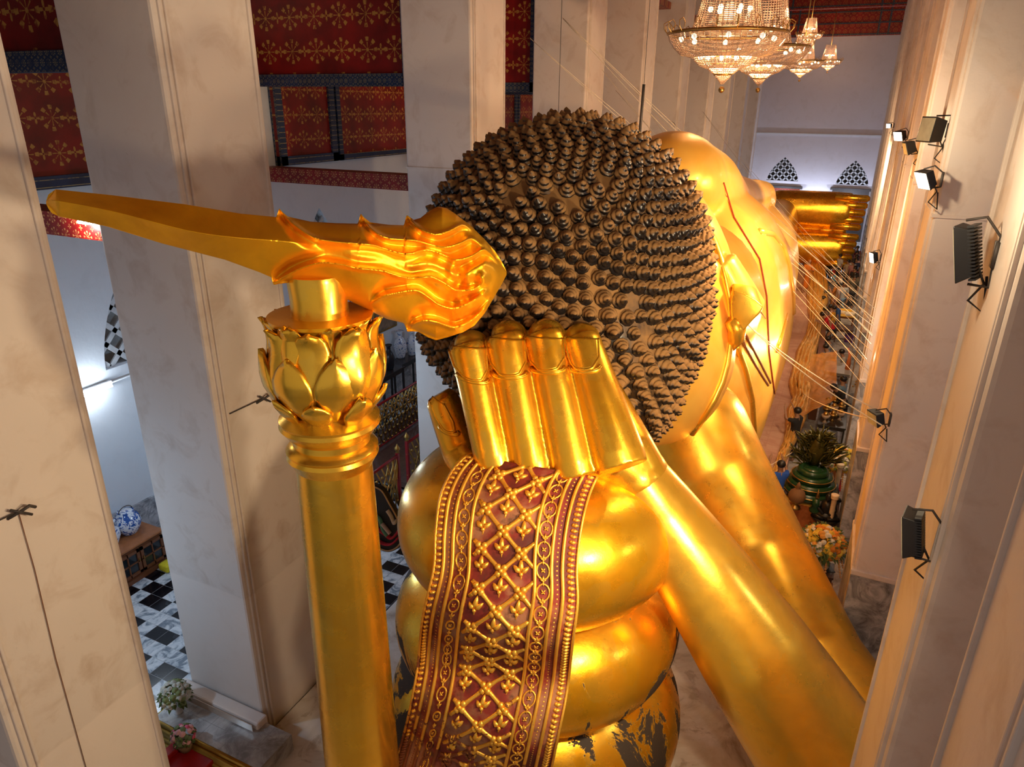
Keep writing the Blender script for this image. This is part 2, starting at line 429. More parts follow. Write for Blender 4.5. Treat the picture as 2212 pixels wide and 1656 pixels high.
for i, (y0, th) in enumerate(PL):
    yc = y0+th/2; tn += 1
    framed('trim_%d' % tn, XOUT, -11.02, 12.42, 16.5, M['ceilred'], fixed=yc-.35)
    tn += 1
    struct('trim_%d' % tn, MB().box(((XOUT-11.02)/2, yc-.1, 9.92), (5.78, .6, .42)), M['red2'])
    y1 = PL[i+1][0]+PL[i+1][1]/2 if i+1 < len(PL) else YFAR
    tn += 1; ym = yc+.4+(y1-yc)*.33
    framed('trim_%d' % tn, yc+.3, ym, 10.12, 13.6, M['red_y'], along='y', fixed=XOUT+.15, bw=.28)
    tn += 1
    framed('trim_%d' % tn, ym+.1, y1-.5, 10.12, 13.6, M['red_y'], along='y', fixed=XOUT+.15, bw=.2)
struct('ceiling', MB().box((-13.6, 38, 16.6), (7.6, 96, .3)).box((-4, 38, 21.2), (24, 96, .4)).box((6, 38, 12.2), (8, 96, .3)), M['redy'])
M['nave_beam'] = pattern_red('red_lacquer_beam', .5, .5, 0, 2, base=(.34, .008, .004), gcol=(.5, .16, .03), dens=2)
for k, yb in enumerate((69, 62, 55, 47.5, 40, 33)):
    tn += 1; mb = MB().box((-3.9, yb, 20.2), (10.2, .8, 1.6))
    for zz in (19.55, 20.6): mb.box((-3.9, yb-.43, zz), (10.2, .08, .1), m=1)
    for xx in (-8, -7.2, -.6, .2): mb.box((xx, yb-.42, 20.2), (.14, .06, 1.6), m=1)
    struct('trim_%d' % tn, mb, [M['nave_beam'], M['blue']])
tn += 1
mb = MB().box((-3.9, YFAR-.25, 19.3), (10.2, .5, 2.8))
for zz in (18.0, 18.9, 19.8): mb.box((-3.9, YFAR-.55, zz), (10.2, .1, .1), m=1)
for xx in (-8, -7.2, -.6, .2): mb.box((xx, YFAR-.54, 19.3), (.14, .06, 2.8), m=1)
struct('trim_%d' % tn, mb, [M['nave_beam'], M['blue']])
# door of the far wall
mb = MB().box((-6.6, YFAR-.1, 2.3), (3.2, .2, 4.6)); mb.box((-6.6, YFAR-.14, 4.7), (3.6, .3, .2), m=1)
struct('door_1', mb, [M['red2'], M['iron']])
struct('door_2', MB().box((-.5, YFAR-.1, 2.35), (3.2, .2, 4.7)).box((-.5, YFAR-.14, 4.8), (3.6, .3, .2)), M['iron'])
# pillars
def pillar(x_nave, side, y0, th, wd, label, dado=None, seam=None, rib=True, zt=21):
    yc = y0+th/2; xc = x_nave+side*wd/2
    t = thing('pillar', label, 'pillar', (xc, yc, 0), 'tall square plaster pillars of the hall')
    MB().box((xc, yc, zt/2), (wd, th, zt)).build('shaft', M['plaster'], t, False, bevel=.05, origin=(xc, yc, 0))
    if rib:   # narrow raised mouldings beside the corners of the face that looks into the nave
        mb = MB()
        for yy in (y0+.12, y0+.22, y0+th-.12): mb.box((x_nave-side*.012, yy, zt/2), (.05, .045, zt))
        mb.build('corner_moulding', M['plaster'], t, False, bevel=.012, origin=(xc, yc, 0))
    if dado:
        MB().box((xc, yc, dado/2), (wd+.07, th+.07, dado)).build('marble_dado', M['marble'], t, False, origin=(xc, yc, 0))
        MB().box((xc, yc, dado+.06), (wd+.10, th+.10, .12)).build('dado_cap', M['plaster'], t, False, bevel=.02, origin=(xc, yc, 0))
    if seam:
        MB().box((xc, yc, seam), (wd+.03, th+.03, .05)).build('seam_band', M['plaster'], t, False, origin=(xc, yc, 0))
    return t
ords = ['first', 'second', 'third', 'fourth', 'fifth', 'sixth', 'seventh', 'eighth', 'ninth', 'tenth']
for i, (y0, th) in enumerate(PL):
    lb = {0: 'broad beige pillar cropped by the left edge of the picture, hook on its face', 1: 'square pillar right behind the gilded support column and spike',
          2: 'pillar just left of the black curled head, above its left side'}.get(i, 'slender looking pillar, %s from the camera in the left row' % ords[i])
    t = pillar(XL, -1, y0, th, 2.0, lb, seam=10.4 if i > 1 else None)
PR = [(3.3, 1.35), (6.2, 1.75), (13.3, 1.9), (19.2, 1.9), (24.8, 1.9), (31, 1.9), (37.2, 1.9), (43.4, 1.9), (49.6, 1.9), (55.8, 1.9), (62, 1.9), (68.4, 1.9)]
ords += ['eleventh', 'twelfth']
for i, (y0, th) in enumerate(PR):
    lb = {0: 'pillar cropped in the lower right corner of the picture', 1: 'pale pillar on the right carrying two black finned floodlights',
          2: 'white pillar with grey marble dado behind the finned floodlights'}.get(i, 'warm lit pillar, %s from the camera in the right row' % ords[i])
    pillar(XR, 1, y0, th, 2.0, lb, dado=3.5 if i > 1 else None, seam=10.4 if i > 1 else None)
# plinths under the statue
tn += 1; struct('trim_%d' % tn, MB().box((-4.1, 10, .07), (9.7, 12, .14)), M['oldplaster'], bevel=.03)
ledge = MB(); ledge.prism([(-8.9, 16, 0), (-.55, 16, 0), (-.62, 30, 0), (-1.0, 45, 0), (-1.1, 62, 0), (-8.9, 62, 0)], (0, 0, 1.0))
tn += 1; struct('trim_%d' % tn, ledge, M['pinktile'])
# ================================================================ THE RECLINING STATUE
statue = thing('reclining_buddha_statue', 'huge gilded reclining Buddha statue with black curled hair resting its head on its hand', 'statue', (-4.5, 30, 1))
def remesh(mb, name, mat, voxel, smooth=6, parent=statue, factor=.5):
    o = mb.build(name, mat)
    r = o.modifiers.new('r', 'REMESH'); r.mode = 'VOXEL'; r.voxel_size = voxel; r.adaptivity = 0
    s = o.modifiers.new('s', 'SMOOTH'); s.iterations = smooth; s.factor = factor
    baked(o); o.data.materials.clear(); o.data.materials.append(mat)
    if parent is not None: o.parent = parent; o.location = -Vector(parent.location)
    return o
def wbvh(o):
    off = Vector(o.location)+(Vector(o.parent.location) if o.parent else Vector())
    return BVHTree.FromPolygons([v.co+off for v in o.data.vertices], [tuple(p.vertices) for p in o.data.polygons])
def sup(yc, xl, xr, zt, zb=.6, n=40, e=2.6, tilt=0):
    pts = []; cx, cz = (xl+xr)/2, (zt+zb)/2; a, b = (xr-xl)/2, (zt-zb)/2
    for i in range(n):
        t = 2*PI*i/n; c, s = math.cos(t), math.sin(t)
        x = cx+a*math.copysign(abs(c)**(2/e), c); z = cz+b*math.copysign(abs(s)**(2/e), s)
        pts.append(Vector((x, yc+tilt*(x-cx), z)))
    return pts
B = MB()
B.loft([sup(*q) for q in ((15.2, -6.6, -2.6, 6.6, 2.4), (15.9, -7.4, -1.9, 8.0, 1.4), (17, -7.8, -1.5, 9.2), (19, -8, -1.15, 10.1), (22, -8, -1.15, 10.0), (25, -8, -1.2, 9.2),
    (28, -7.8, -1.45, 8.3), (31, -7.8, -1.6, 8.0), (34, -7.6, -1.75, 8.1), (38, -7.4, -2.1, 7.6), (42, -7.2, -2.5, 7.0), (46, -7.0, -2.9, 6.2), (50, -6.7, -3.2, 5.7), (56, -6.4, -3.4, 5.8))])
# left shoulder and the left arm lying along the body
sh = at(1452, 398, y=18.6); B.sphere(sh, (1.35, 1.9, 1.3), 24)
arm = [sh, at(1500, 420, y=21), at(1545, 442, y=24.5), at(1590, 436, y=28.5), at(1630, 428, y=33)]
B.tube(arm, [1.3, 1.35, 1.15, .95, .72], 24)
B.tube([at(1625, 418, y=32.5), at(1646, 420, y=34.2), at(1662, 436, y=35)], [.62, .6, .35], 16)
# neck
B.tube([at(1330, 700, y=13.8), at(1480, 640, y=17.5)], [1.7, 2.0], 28)
body = remesh(B, 'body', M['gold_body'], .085, 14)
# right arm: upper arm down to the elbow, forearm up to the wrist, hand
A = MB()
sho = at(1490, 930, y=15.4); elb = at(1915, 1690, y=10.6)
upa = [sho, at(1545, 1045, y=14.9), at(1640, 1215, y=13.8), at(1752, 1435, y=12.3), elb]
A.tube(upa, [1.35, 1.3, 1.12, 1.05, 1.1], 36); A.sphere(sho, (1.35, 1.35, 1.35), 24)
def prad(p, px): return px*mpp(p)
fa = [at(1340, 972, y=9.6), at(1372, 1030, y=9.55), at(1425, 1110, y=9.6), at(1520, 1245, y=9.5), at(1625, 1400, y=9.4), at(1765, 1610, y=9.5), at(1900, 1800, y=9.9)]
A.tube(fa, [prad(p, r) for p, r in zip(fa, (50, 72, 86, 104, 124, 142, 152))], 36)
A.sphere(fa[6], (1.2, 1.2, 1.2), 24)
# hand: four fingers standing side by side with their nails to the viewer, thumb apart on the left
fingers = [((1010, 742), (1072, 1010), 41, 43, 8.75, 8.25), ((1092, 722), (1156, 1030), 43, 47, 9.0, 8.35), ((1174, 718), (1248, 1030), 42, 53, 9.2, 8.45), ((1252, 728), (1345, 1010), 42, 60, 9.4, 8.6)]
H = MB()
for (t, b_, rt_, rb, yt, yb) in fingers:
    P0, P1 = at(*t, y=yt), at(*b_, y=yb)
    pts = [P0.lerp(P1, k) for k in (0, .04, .3, .6, .9, 1)]
    rs = [prad(p, rt_+(rb-rt_)*k) for p, k in zip(pts, (0, .04, .3, .6, .9, 1))]; rs[0] *= .9; rs[-1] *= .93
    H.tube(pts, rs, 28, up=RT)
    H.sphere(P0+Vector((0, .12, -.04)), (rs[1]*.93, rs[1]*.93, rs[1]*.75), 20)
th = [(at(948, 850, y=9.0), 27), (at(955, 862, y=9.0), 36), (at(975, 910, y=8.95), 41), (at(1000, 975, y=8.8), 45), (at(1020, 1010, y=8.6), 48)]
H.tube([p for p, _ in th], [prad(p, r) for p, r in th], 24, up=RT)
# back of the hand running into the wrist behind the fingers
pal = [(at(1275, 800, y=9.9), 42), (at(1310, 900, y=9.7), 62), (at(1350, 965, y=9.5), 60), (at(1378, 1020, y=9.55), 62)]
H.tube([p for p, _ in pal], [prad(p, r) for p, r in pal], 28)
pal = [(at(1075, 960, y=9.5), 55), (at(1180, 980, y=9.5), 70), (at(1290, 975, y=9.4), 72), (at(1370, 1010, y=9.5), 62)]
H.tube([p for p, _ in pal], [prad(p, r) for p, r in pal], 28)
H.tube([at(1330, 985, y=9.4), fa[1], fa[2]], [prad(fa[1], 62), prad(fa[1], 72), prad(fa[2], 66)], 30); H.sphere(fa[1], prad(fa[1], 74), 28)
H.sphere(at(1342, 975, y=9.5), prad(fa[1], 58), 24)
rarm = remesh(A, 'right_arm', M['gold_arm'], .06, 10)
hand = remesh(H, 'right_hand', M['gold'], .026, 5)
HT = wbvh(hand)
nails = [((971, 747), (1046, 752), (1052, 828), (993, 815)), ((1051, 728), (1129, 734), (1135, 812), (1070, 812)), ((1135, 726), (1213, 732), (1217, 800), (1153, 802)), ((1215, 728), (1289, 733), (1294, 798), (1234, 800)), ((925, 850), (958, 872), (992, 938), (955, 930))]
for (a, b_, c, d) in nails:
    rows = []; K = 14
    a, b_, c, d = [Vector((*q, 0)) for q in (a, b_, c, d)]
    for i in range(K+1):
        v = i/K; row = []
        for j in range(K+1):
            u = j/K; u2 = .5+(u-.5)*(1-max(0, v-.72)*1.1)
            vv = v*(.86+.14*(1-(2*u-1)**2)**.5)
            q = a.lerp(b_, u2).lerp(d.lerp(c, u2), vv)
            h = drop(HT, q.x, q.y, .03); row.append(h[0] if h else None)
        rows.append(row)
    ok = [x for r in rows for x in r if x is not None]
    if not ok: continue
    cen = sum(ok, Vector())/len(ok)
    rows = [[x if x is not None and (x-cen).length < .75 else cen for x in r] for r in rows]
    nm = MB().grid(rows); edge = [rows[i][0] for i in range(K)]+rows[K]+[rows[i][K] for i in range(K-1, -1, -1)]
    o = nm.build('fingernail', M['gold'], statue)
    so = o.modifiers.new('s', 'SOLIDIFY'); so.thickness = .02; so.offset = 0
    rim = MB().tube(edge, .022, 6)
    arc = []
    for e in range(1, 3):
        pts = []
        for j in range(K+1):
            u = j/K; q = a.lerp(b_, u).lerp(d.lerp(c, u), 1)
            base = a.lerp(b_, .5).lerp(d.lerp(c, .5), .6)
            q2 = Vector((*(q.xy), 0)); q2 = base+(q2-base)*(1+.085*e)
            vv = 1-(1-(1-(2*u-1)**2)**.5)*.16
            q2 = a.lerp(b_, u).lerp(q2, vv)
            h = drop(HT, q2.x, q2.y, .012)
            if h and (h[0]-cen).length < .9: pts.append(h[0])
        if len(pts) > 3: rim.tube(pts, .026, 6)
    r_ = rim.build('nail_fold', M['gold'], o); r_.location = (0, 0, 0)
# head: black curled hair over a gilded face that looks to the right
def interp(tab, a):
    a %= 360; tab = sorted(tab)
    for i in range(len(tab)):
        a0, r0 = tab[i]; a1, r1 = tab[(i+1) % len(tab)]
        if i == len(tab)-1: a1 += 360
        aa = a if a >= tab[0][0] else a+360
        if a0 <= aa <= a1:
            t = (aa-a0)/(a1-a0); t = t*t*(3-2*t)*.5+t*.5; return r0+(r1-r0)*t
HC = at(1228, 608, y=12.1)
htab = [(0, 288), (20, 298), (39, 312), (65, 330), (90, 335), (117, 330), (135, 328), (162, 318), (182, 318), (202, 335), (216, 330), (240, 320), (270, 330), (289, 352), (296, 386), (303, 372), (319, 326), (340, 300)]
k1 = mpp(HC)*.985; RZ = 2.55
def hair(a_, lat):                # a_: angle round the view axis (deg), lat: 0 at the middle facing the viewer, 90 at the outline
    r = interp(htab, a_)*k1; f = math.sin(math.radians(lat)); g = math.cos(math.radians(lat))
    r *= f; r = r*(1 if lat <= 90 else 1)
    a = math.radians(a_)
    return HC+RT*(r*math.cos(a))+UP*(r*math.sin(a))-FW*(g*RZ)
hm = MB(); rings = []
for i in range(37): rings.append([hair(j*5, max(.5, min(i*3.6, 131))) for j in range(72)])
hm.loft(rings, True)

def hair_mat():
    m = N('black_hair_dusty'); g = m.n('NewGeometry'); nz = m.sep(g.outputs['Normal'])[2]
    f = m.math('ADD', m.math('MULTIPLY', m.noise(2.0, 6, .65), .9), m.math('MULTIPLY', nz, .55))
    k = m.ramp(f, [(.36, 0.0), (.62, .95)])
    m.base(m.mix(k, (.010, .008, .008), (.27, .14, .045))).set(m.mix(k, .28, .95)); return m.m
M['hair'] = hair_mat()
hairo = hm.build('hair', M['hair'], statue)
# one curl: a pointed snail shell of about three turns
def curl_mesh():
    mb = MB(); n = 10; rows = []; L = 17
    for i in range(L+1):
        t = i/L; ring = []
        for j in range(n):
            a = 2*PI*j/n; ph = (t*3.1+j/n) % 1.0
            r = (1-t)**.70*(.43+.19*math.sin(PI*ph)**.7)+.006
            ring.append(Vector((r*math.cos(a), r*math.sin(a), t**.95*.95-.10)))
        rows.append(ring)
    mb.loft(rows); me = mb.mesh('hair_curl')
    for p in me.polygons: p.use_smooth = True
    me.materials.append(M['hair']); return me
cme = curl_mesh()
curls = []
# rows of curls ring the crown, closer set towards the nape (lower right)
K0 = 34.0*k1
cr = HC-FW*RZ*.2
lat = 3.0
ringi = 0
while lat < 104:
    R_here = 320*k1*math.sin(math.radians(min(lat, 90)))
    cnt = max(1, int(2*PI*R_here/.222))
    for j in range(cnt):
        a_ = 360*(j+.5*(ringi % 2))/cnt+ringi*3+rnd.uniform(-.5, .5)
        if rnd.random() < .03: continue
        dens = 1.0
        a_m = a_ % 360
        nape = math.exp(-((a_m-297)/26)**2)*max(0, (lat-50)/40)
        P = hair(a_, lat); e = 1.5
        Pa, Pb = hair(a_+e, lat), hair(a_, lat+e)
        nn = (Pa-P).cross(Pb-P)
        if nn.length < 1e-9: continue
        nn.normalize()
        if nn.dot(P-HC) < 0: nn = -nn
        curls.append((P, nn, (.245 if nape < .3 else .20)*rnd.uniform(.88, 1.12)))
        if nape >= 9:
            for dx, dl in ((.5, 0), (0, .5), (.5, .5)):
                P2 = hair(a_+dx*360/cnt, lat+dl*5.4); curls.append((P2, nn, .17*rnd.uniform(.85, 1.1)))
    # equal spacing over the surface
    g = math.cos(math.radians(lat)); f = math.sin(math.radians(lat))
    step = math.sqrt((320*k1*g)**2+(RZ*f)**2)
    lat += math.degrees(.222/step); ringi += 1
def under(px, py): return False
def cmat(P, nn, s):
    q = nn.to_track_quat('Z', 'Y').to_matrix().to_4x4()
    return Matrix.Translation(P) @ q @ Matrix.Rotation(rnd.uniform(0, 6.28), 4, 'Z') @ Matrix.Scale(s, 4)
vis = sorted(range(len(curls)), key=lambda i: (curls[i][0]-CAMP).length-(.0 if curls[i][1].dot(CAMP-curls[i][0]) > 0 else 99))
def pix(P): v = Vector(P)-CAMP; d = v.dot(FW); return CX+FPX*v.dot(RT)/d, CY-FPX*v.dot(UP)/d
solo = [i for i in vis if not (pix(curls[i][0])[0] < 1290 and pix(curls[i][0])[1] > 700) and not (pix(curls[i][0])[0] < 1090 and pix(curls[i][0])[1] > 430)][:96]
solos = set(solo); rest = MB()
for i, (P, nn, s) in enumerate(curls):
    T = cmat(P, nn, s)
    if i in solos:
        o = bpy.data.objects.new('hair_curl', cme); COL.objects.link(o); o.parent = hairo
        o.matrix_basis = T
    else:
        rest.add([T @ v.co for v in cme.vertices], [tuple(p.vertices) for p in cme.polygons])
ro = rest.build('hair_curl', M['hair'], hairo); ro.location = (0, 0, 0); ro['kind'] = 'stuff'
# face behind the hair line
FC = at(1262, 642, y=13.0)
ftab = [(0, 322), (25, 322), (46, 326), (70, 300), (90, 290), (180, 290), (270, 300), (305, 372), (318, 372), (330, 358), (345, 335)]
k2 = mpp(FC); F = MB(); rings = []
for i in range(37):
    la = max(.5, min(i*5, 179.5)); ring = []
    for j in range(72):
        a = math.radians(j*5); r = interp(ftab, j*5)*k2*math.sin(math.radians(la))
        ring.append(FC+RT*(r*math.cos(a))+UP*(r*math.sin(a))-FW*(2.0*math.cos(math.radians(la))))
    rings.append(ring)
F.loft(rings)
def fq(px, py, dy=0): return at(px, py, y=13.0+dy)
F.tube([fq(1560, 560, .3), fq(1592, 620, .4), fq(1618, 672, .5)], [.25, .3, .34], 16)
head = remesh(F, 'face', M['gold_body'], .05, 6)
# nose with its broad shaded underside, lips and chin
Nn = MB()
np_ = [(1584, 628), (1606, 634), (1632, 648), (1650, 663), (1642, 678), (1626, 694), (1610, 712), (1596, 732), (1586, 742), (1580, 700), (1578, 655)]
nf = [at(x, y, y=12.85) for x, y in np_]; nb = [at(1572+(x-1584)*.55, 640+(y-690)*.55-30, y=14.2) for x, y in np_]
nm_ = [a.lerp(b_, .35)+Vector((0, 0, .10)) for a, b_ in zip(nf, nb)]
Nn.loft([nf, nm_, nb])
nose = Nn.build('nose', M['gold_arm'], statue)
bv = nose.modifiers.new('b', 'BEVEL'); bv.width = .1; bv.segments = 4
L = MB(); L.tube([at(1578, 690, y=12.9), at(1592, 708, y=12.95), at(1590, 730, y=13.0), at(1578, 752, y=13.1)], [.12, .17, .16, .08], 16)
L.build('lips', M['gold_arm'], statue)
# rim where hair and forehead meet
FT = wbvh(head)
pts = []
for (px, py) in ((1494, 418), (1512, 452), (1530, 487), (1547, 525), (1560, 562), (1571, 600), (1580, 645), (1583, 690), (1580, 740), (1573, 785), (1562, 825), (1545, 862), (1522, 900), (1498, 935), (1478, 962)):
    h = drop(FT, px-4, py, .01)
    if h: pts.append(h[0])
if len(pts) > 3: MB().tube(pts, .07, 10).build('hairline_ridge', M['gold_arm'], statue)
# folds of the robe laid on the body
BT = wbvh(body)
def on_body(name, px, r, mat, off=0.0, tree=None):
    pts = []
    for (a, b_) in zip(px[:-1], px[1:]):
        n = max(2, int(math.dist(a, b_)/14))
        for i in range(n):
            t = i/n; h = drop(tree or BT, a[0]+(b_[0]-a[0])*t, a[1]+(b_[1]-a[1])*t, off)
            if h: pts.append(h[0])
    if len(pts) > 2: MB().tube(pts, r, 8).build(name, mat, statue)
on_body('robe_fold', [(1640, 500), (1668, 505), (1691, 531), (1704, 575), (1711, 630), (1714, 690)], .09, M['gold_body'])
on_body('robe_fold', [(1592, 748), (1610, 800), (1624, 860), (1629, 930), (1624, 1000)], .08, M['gold_arm'])
on_body('robe_fold', [(1700, 680), (1685, 730), (1672, 775)], .07, M['gold_arm'])
on_body('strap_shadow', [(1611, 724), (1640, 780), (1672, 842)], .035, M['wood'])  # dark brown tube stands for the shadow of a strap
on_body('strap_shadow', [(1603, 735), (1632, 790), (1668, 846)], .035, M['wood'])  # second strap shadow, also laid on as a dark tube
# feet, one on the other, toes pointing to the right
Ft = MB()
for z0, z1, xe in ((3.75, 6.35, 1.0), (1.05, 3.65, .75)):
    zc = (z0+z1)/2; h = (z1-z0)/2
    Ft.loft([[Vector((x, 57.2+(hw)*math.cos(2*PI*i/28), zc+hh*math.sin(2*PI*i/28))) for i in range(28)] for x, hw, hh in ((-6.2, 1.0, h*.7), (-5.2, 1.25, h*.95), (-3.5, 1.2, h), (-1.2, 1.1, h*1.02), (-.2, 1.0, h), (.0, .5, h*.6))])
feet = remesh(Ft, 'feet', M['gold'], .09, 8)
for z0, z1, xe in ((3.75, 6.35, .95), (1.05, 3.65, .7)):
    for k in range(5):
        zz = z1-.28-k*(z1-z0-.5)/4.2; tt = MB()
        a, b_ = Vector((-1.3, 56.5, zz)), Vector((xe-.06*k, 56.5, zz))
        tt.tube([a, a.lerp(b_, .5), a.lerp(b_, .93), b_], [.24, .25, .24, .12], 14, up=(0, 1, 0)); tt.tube([b_+Vector((-.75, -.25, -.18)), b_+Vector((-.75, -.25, .2))], .03, 6)
        tt.build('toe', M['gold'], statue)
# ---------------------------------------------------------------- flame finial on the crown, lying to the left
NP = Vector((.82, -.573, 0)).normalized(); P0 = Vector((-5.47, 6.3, 0))
def fl(px, py, off=0.0):
    d = ray(px, py); t = (P0+NP*off-CAMP).dot(NP)/d.dot(NP); return CAMP+d*t
def smooth_poly(p, n):
    # catmull-rom through p, n samples per span
    out = []
    for i in range(len(p)-1):
        a, b_, c, d = p[max(i-1, 0)], p[i], p[i+1], p[min(i+2, len(p)-1)]
        for k in range(n):
            t = k/n; out.append(tuple(.5*((2*b_[j])+(c[j]-a[j])*t+(2*a[j]-5*b_[j]+4*c[j]-d[j])*t*t+(3*b_[j]-a[j]-3*c[j]+d[j])*t**3) for j in range(len(b_))))
    out.append(p[-1]); return out
def resample(p, n):
    L = [0]
    for a, b_ in zip(p[:-1], p[1:]): L.append(L[-1]+math.dist(a, b_))
    out = []
    for i in range(n):
        s = L[-1]*i/(n-1); j = 0
        while j < len(L)-2 and L[j+1] < s: j += 1
        t = (s-L[j])/max(L[j+1]-L[j], 1e-9); out.append(tuple(p[j][q]+(p[j+1][q]-p[j][q])*t for q in range(len(p[0]))))
    return out
def yat(p, x):
    if x <= p[0][0]: return p[0][1]
    for (x0, y0), (x1, y1) in zip(p[:-1], p[1:]):
        if x0 <= x <= x1: return y0+(y1-y0)*(x-x0)/max(x1-x0, 1e-6)
    return p[-1][1]
ftop = [(99, 436), (104, 420), (120, 408), (245, 421), (400, 440), (520, 460), (597, 467), (600.5, 456), (603, 447), (609, 455), (622, 466), (671, 477), (725, 480), (773, 481), (776, 470), (779, 458), (785, 466), (800, 478), (840, 483), (873, 484), (875.5, 472), (878, 461), (884, 465), (894, 472), (908, 468), (928, 452), (946, 443), (964, 446), (984, 459), (1016, 484), (1047, 515), (1070, 542), (1085, 566), (1095, 588)]
fbot = [(99, 438), (104, 450), (112, 461), (128, 468), (232, 490), (351, 527), (486, 562), (560, 589), (586, 600), (588, 610), (591, 617), (600, 615), (625, 612), (690, 628), (749, 648), (836, 691), (872, 700), (876, 708), (880, 719), (890, 718), (904, 719), (924, 731), (942, 738), (967, 731), (1000, 720), (1024, 706), (1047, 678), (1068, 642), (1085, 612), (1095, 592)]
main_r = smooth_poly([(99, 437), (112, 432), (245, 457), (400, 497), (500, 512), (600, 520), (680, 529), (794, 551), (887, 568), (946, 575), (1005, 592), (1047, 585), (1095, 590)], 5)
ridges = [([(603, 450), (622, 474), (646, 494), (671, 510), (701, 520), (760, 526), (811, 531), (874, 549), (920, 540), (955, 550), (988, 562), (1020, 553), (1047, 540), (1075, 565)], 1),
    ([(779, 460), (788, 478), (802, 495), (820, 508), (844, 516), (899, 520), (930, 528), (963, 534), (992, 527), (1018, 516), (1040, 528)], 1),
    ([(878, 463), (890, 480), (908, 495), (928, 504), (946, 507), (972, 499), (997, 487), (1015, 492)], 1),
    ([(591, 613), (612, 598), (646, 580), (675, 570), (701, 566), (740, 571), (777, 579), (827, 584), (878, 600), (910, 598), (933, 597), (960, 610), (984, 625), (1018, 626), (1045, 612)], -1),
    ([(800, 656), (815, 645), (836, 636), (870, 629), (899, 626), (922, 638), (946, 656), (970, 664), (988, 664), (1020, 650), (1050, 632)], -1),
    ([(880, 716), (890, 702), (904, 694), (922, 691), (942, 694), (965, 702), (984, 706), (1012, 695), (1039, 674), (1056, 650)], -1)]
ridges = [(smooth_poly(r, 3), sg) for r, sg in ridges]
ftop0 = [(99, 436), (120, 408), (400, 440), (600, 468), (700, 479), (800, 484), (880, 482), (928, 456), (955, 444), (984, 459), (1047, 515), (1095, 588)]
fbot0 = [(99, 438), (128, 468), (351, 527), (560, 588), (690, 628), (749, 648), (836, 688), (904, 714), (942, 730), (1000, 720), (1047, 678), (1095, 592)]
def fheight(x, y):
    t, b_, m_ = yat(ftop0, x), yat(fbot0, x), yat(main_r, x)
    m_ = min(max(m_, t+1), b_-1)
    q = (y-t)/(m_-t) if y < m_ else (b_-y)/(b_-m_); q = max(0, min(1, q))
    k = min(1, (x-560)/220) if x > 560 else 0
    w_ = b_-t; amp = .03+.40*min(1, w_/170)
    h = amp*((1-k)*q+k*(1-(1-q)**2)**.6)
    for r, sg in ridges:
        if r[0][0]-4 <= x <= r[-1][0]+12:
            d = (y-yat(r, min(x, r[-1][0])))*sg        # positive on the side of the main ridge
            fade = min(1, max(0, x-r[0][0]+4)/34)*min(1, max(0, (r[-1][0]+12-x)/45))
            h += fade*(.10*math.exp(-(d/5.0)**2)-.13*math.exp(-(max(d, 0)-14)**2/180)*min(1, max(0, d/8)) + (.03*math.exp(d/14) if d < 0 else 0))
    dx, dy = x-1042, y-600; rr = math.hypot(dx, dy)
    h += .17*math.exp(-(rr/34)**2)+.045*math.exp(-(rr/75)**2)*math.cos(rr/5.5)
    return h
fm = MB(); rings = []; NX, NV = 640, 110
for i in range(NX+1):
    x = 99.3+(1094.6-99.3)*i/NX; t, b_ = yat(ftop, x), yat(fbot, x); ring = []
    for j in range(NV+1):
        v = j/NV; v = .5-.5*math.cos(PI*v)*(.55+.45*abs(math.cos(PI*v))); v = min(1, max(0, v))
        y = t+(b_-t)*(j/NV); ring.append(fl(x, y, .05+fheight(x, y)))
    w_ = min(1, (b_-t)/170)
    for v in (.92, .7, .5, .3, .08): ring.append(fl(x, t+(b_-t)*v, -.04-.42*w_*(4*v*(1-v))**.5))
    rings.append(ring)
fm.loft(rings)
flame = fm.build('flame_finial', M['gold_flame'], statue)
sf = flame.modifiers.new('s', 'SMOOTH'); sf.iterations = 3; sf.factor = .5
# ---------------------------------------------------------------- gilded column that carries the flame
CX0 = at(722, 1000, y=6.3); cax, cay = CX0.x, 6.3
col = thing('support_column', 'tall round gilded column with lotus capital holding up the flame spike', 'column', (cax, cay, 0))
def cz(py): return at(722, py, y=6.3).z
def cr_(py, hw): return hw*mpp(at(722, py, y=6.3))
O = (cax, cay, 0)
zs = lambda a: a
sh_prof = [(cr_(1656, 80)*1.0, .15), (cr_(1650, 76), cz(1656)), (cr_(1300, 79), cz(1300)), (cr_(1000, 81), cz(1000)), (cr_(980, 81), cz(978))]
def lathe_at(name, prof, mat, parent, n=48, bev=0):
    return MB().lathe(sorted(prof, key=lambda q: q[1]) if False else prof, O, n).build(name, mat, parent, 'auto', bev, origin=O)
lathe_at('shaft', sh_prof, M['gold_column'], col)
lathe_at('ring_mouldings', [(cr_(990, 78), cz(1004)), (cr_(985, 84), cz(996)), (cr_(975, 92), cz(984)), (cr_(968, 98), cz(975)), (cr_(962, 94), cz(968)), (cr_(955, 98), cz(962)), (cr_(950, 92), cz(955)),
    (cr_(940, 82), cz(950)), (cr_(930, 82), cz(938)), (cr_(925, 92), cz(930)), (cr_(915, 100), cz(920)), (cr_(908, 108), cz(911)), (cr_(902, 104), cz(904)), (cr_(896, 107), cz(898)), (cr_(892, 92), cz(888)), (cr_(880, 80), cz(878)), (cr_(875, 76), cz(862))], M['gold_column'], col, 56)
bprof = [(cr_(890, 72), 888), (cr_(870, 84), 872), (cr_(850, 104), 850), (cr_(820, 121), 815), (cr_(790, 126), 790), (cr_(760, 122), 762), (cr_(730, 113), 732), (cr_(700, 108), 706), (cr_(680, 112), 688)]
bp = [(r*.93, cz(y)) for r, y in bprof]
lathe_at('capital_bell', bp, M['gold_column'], col)
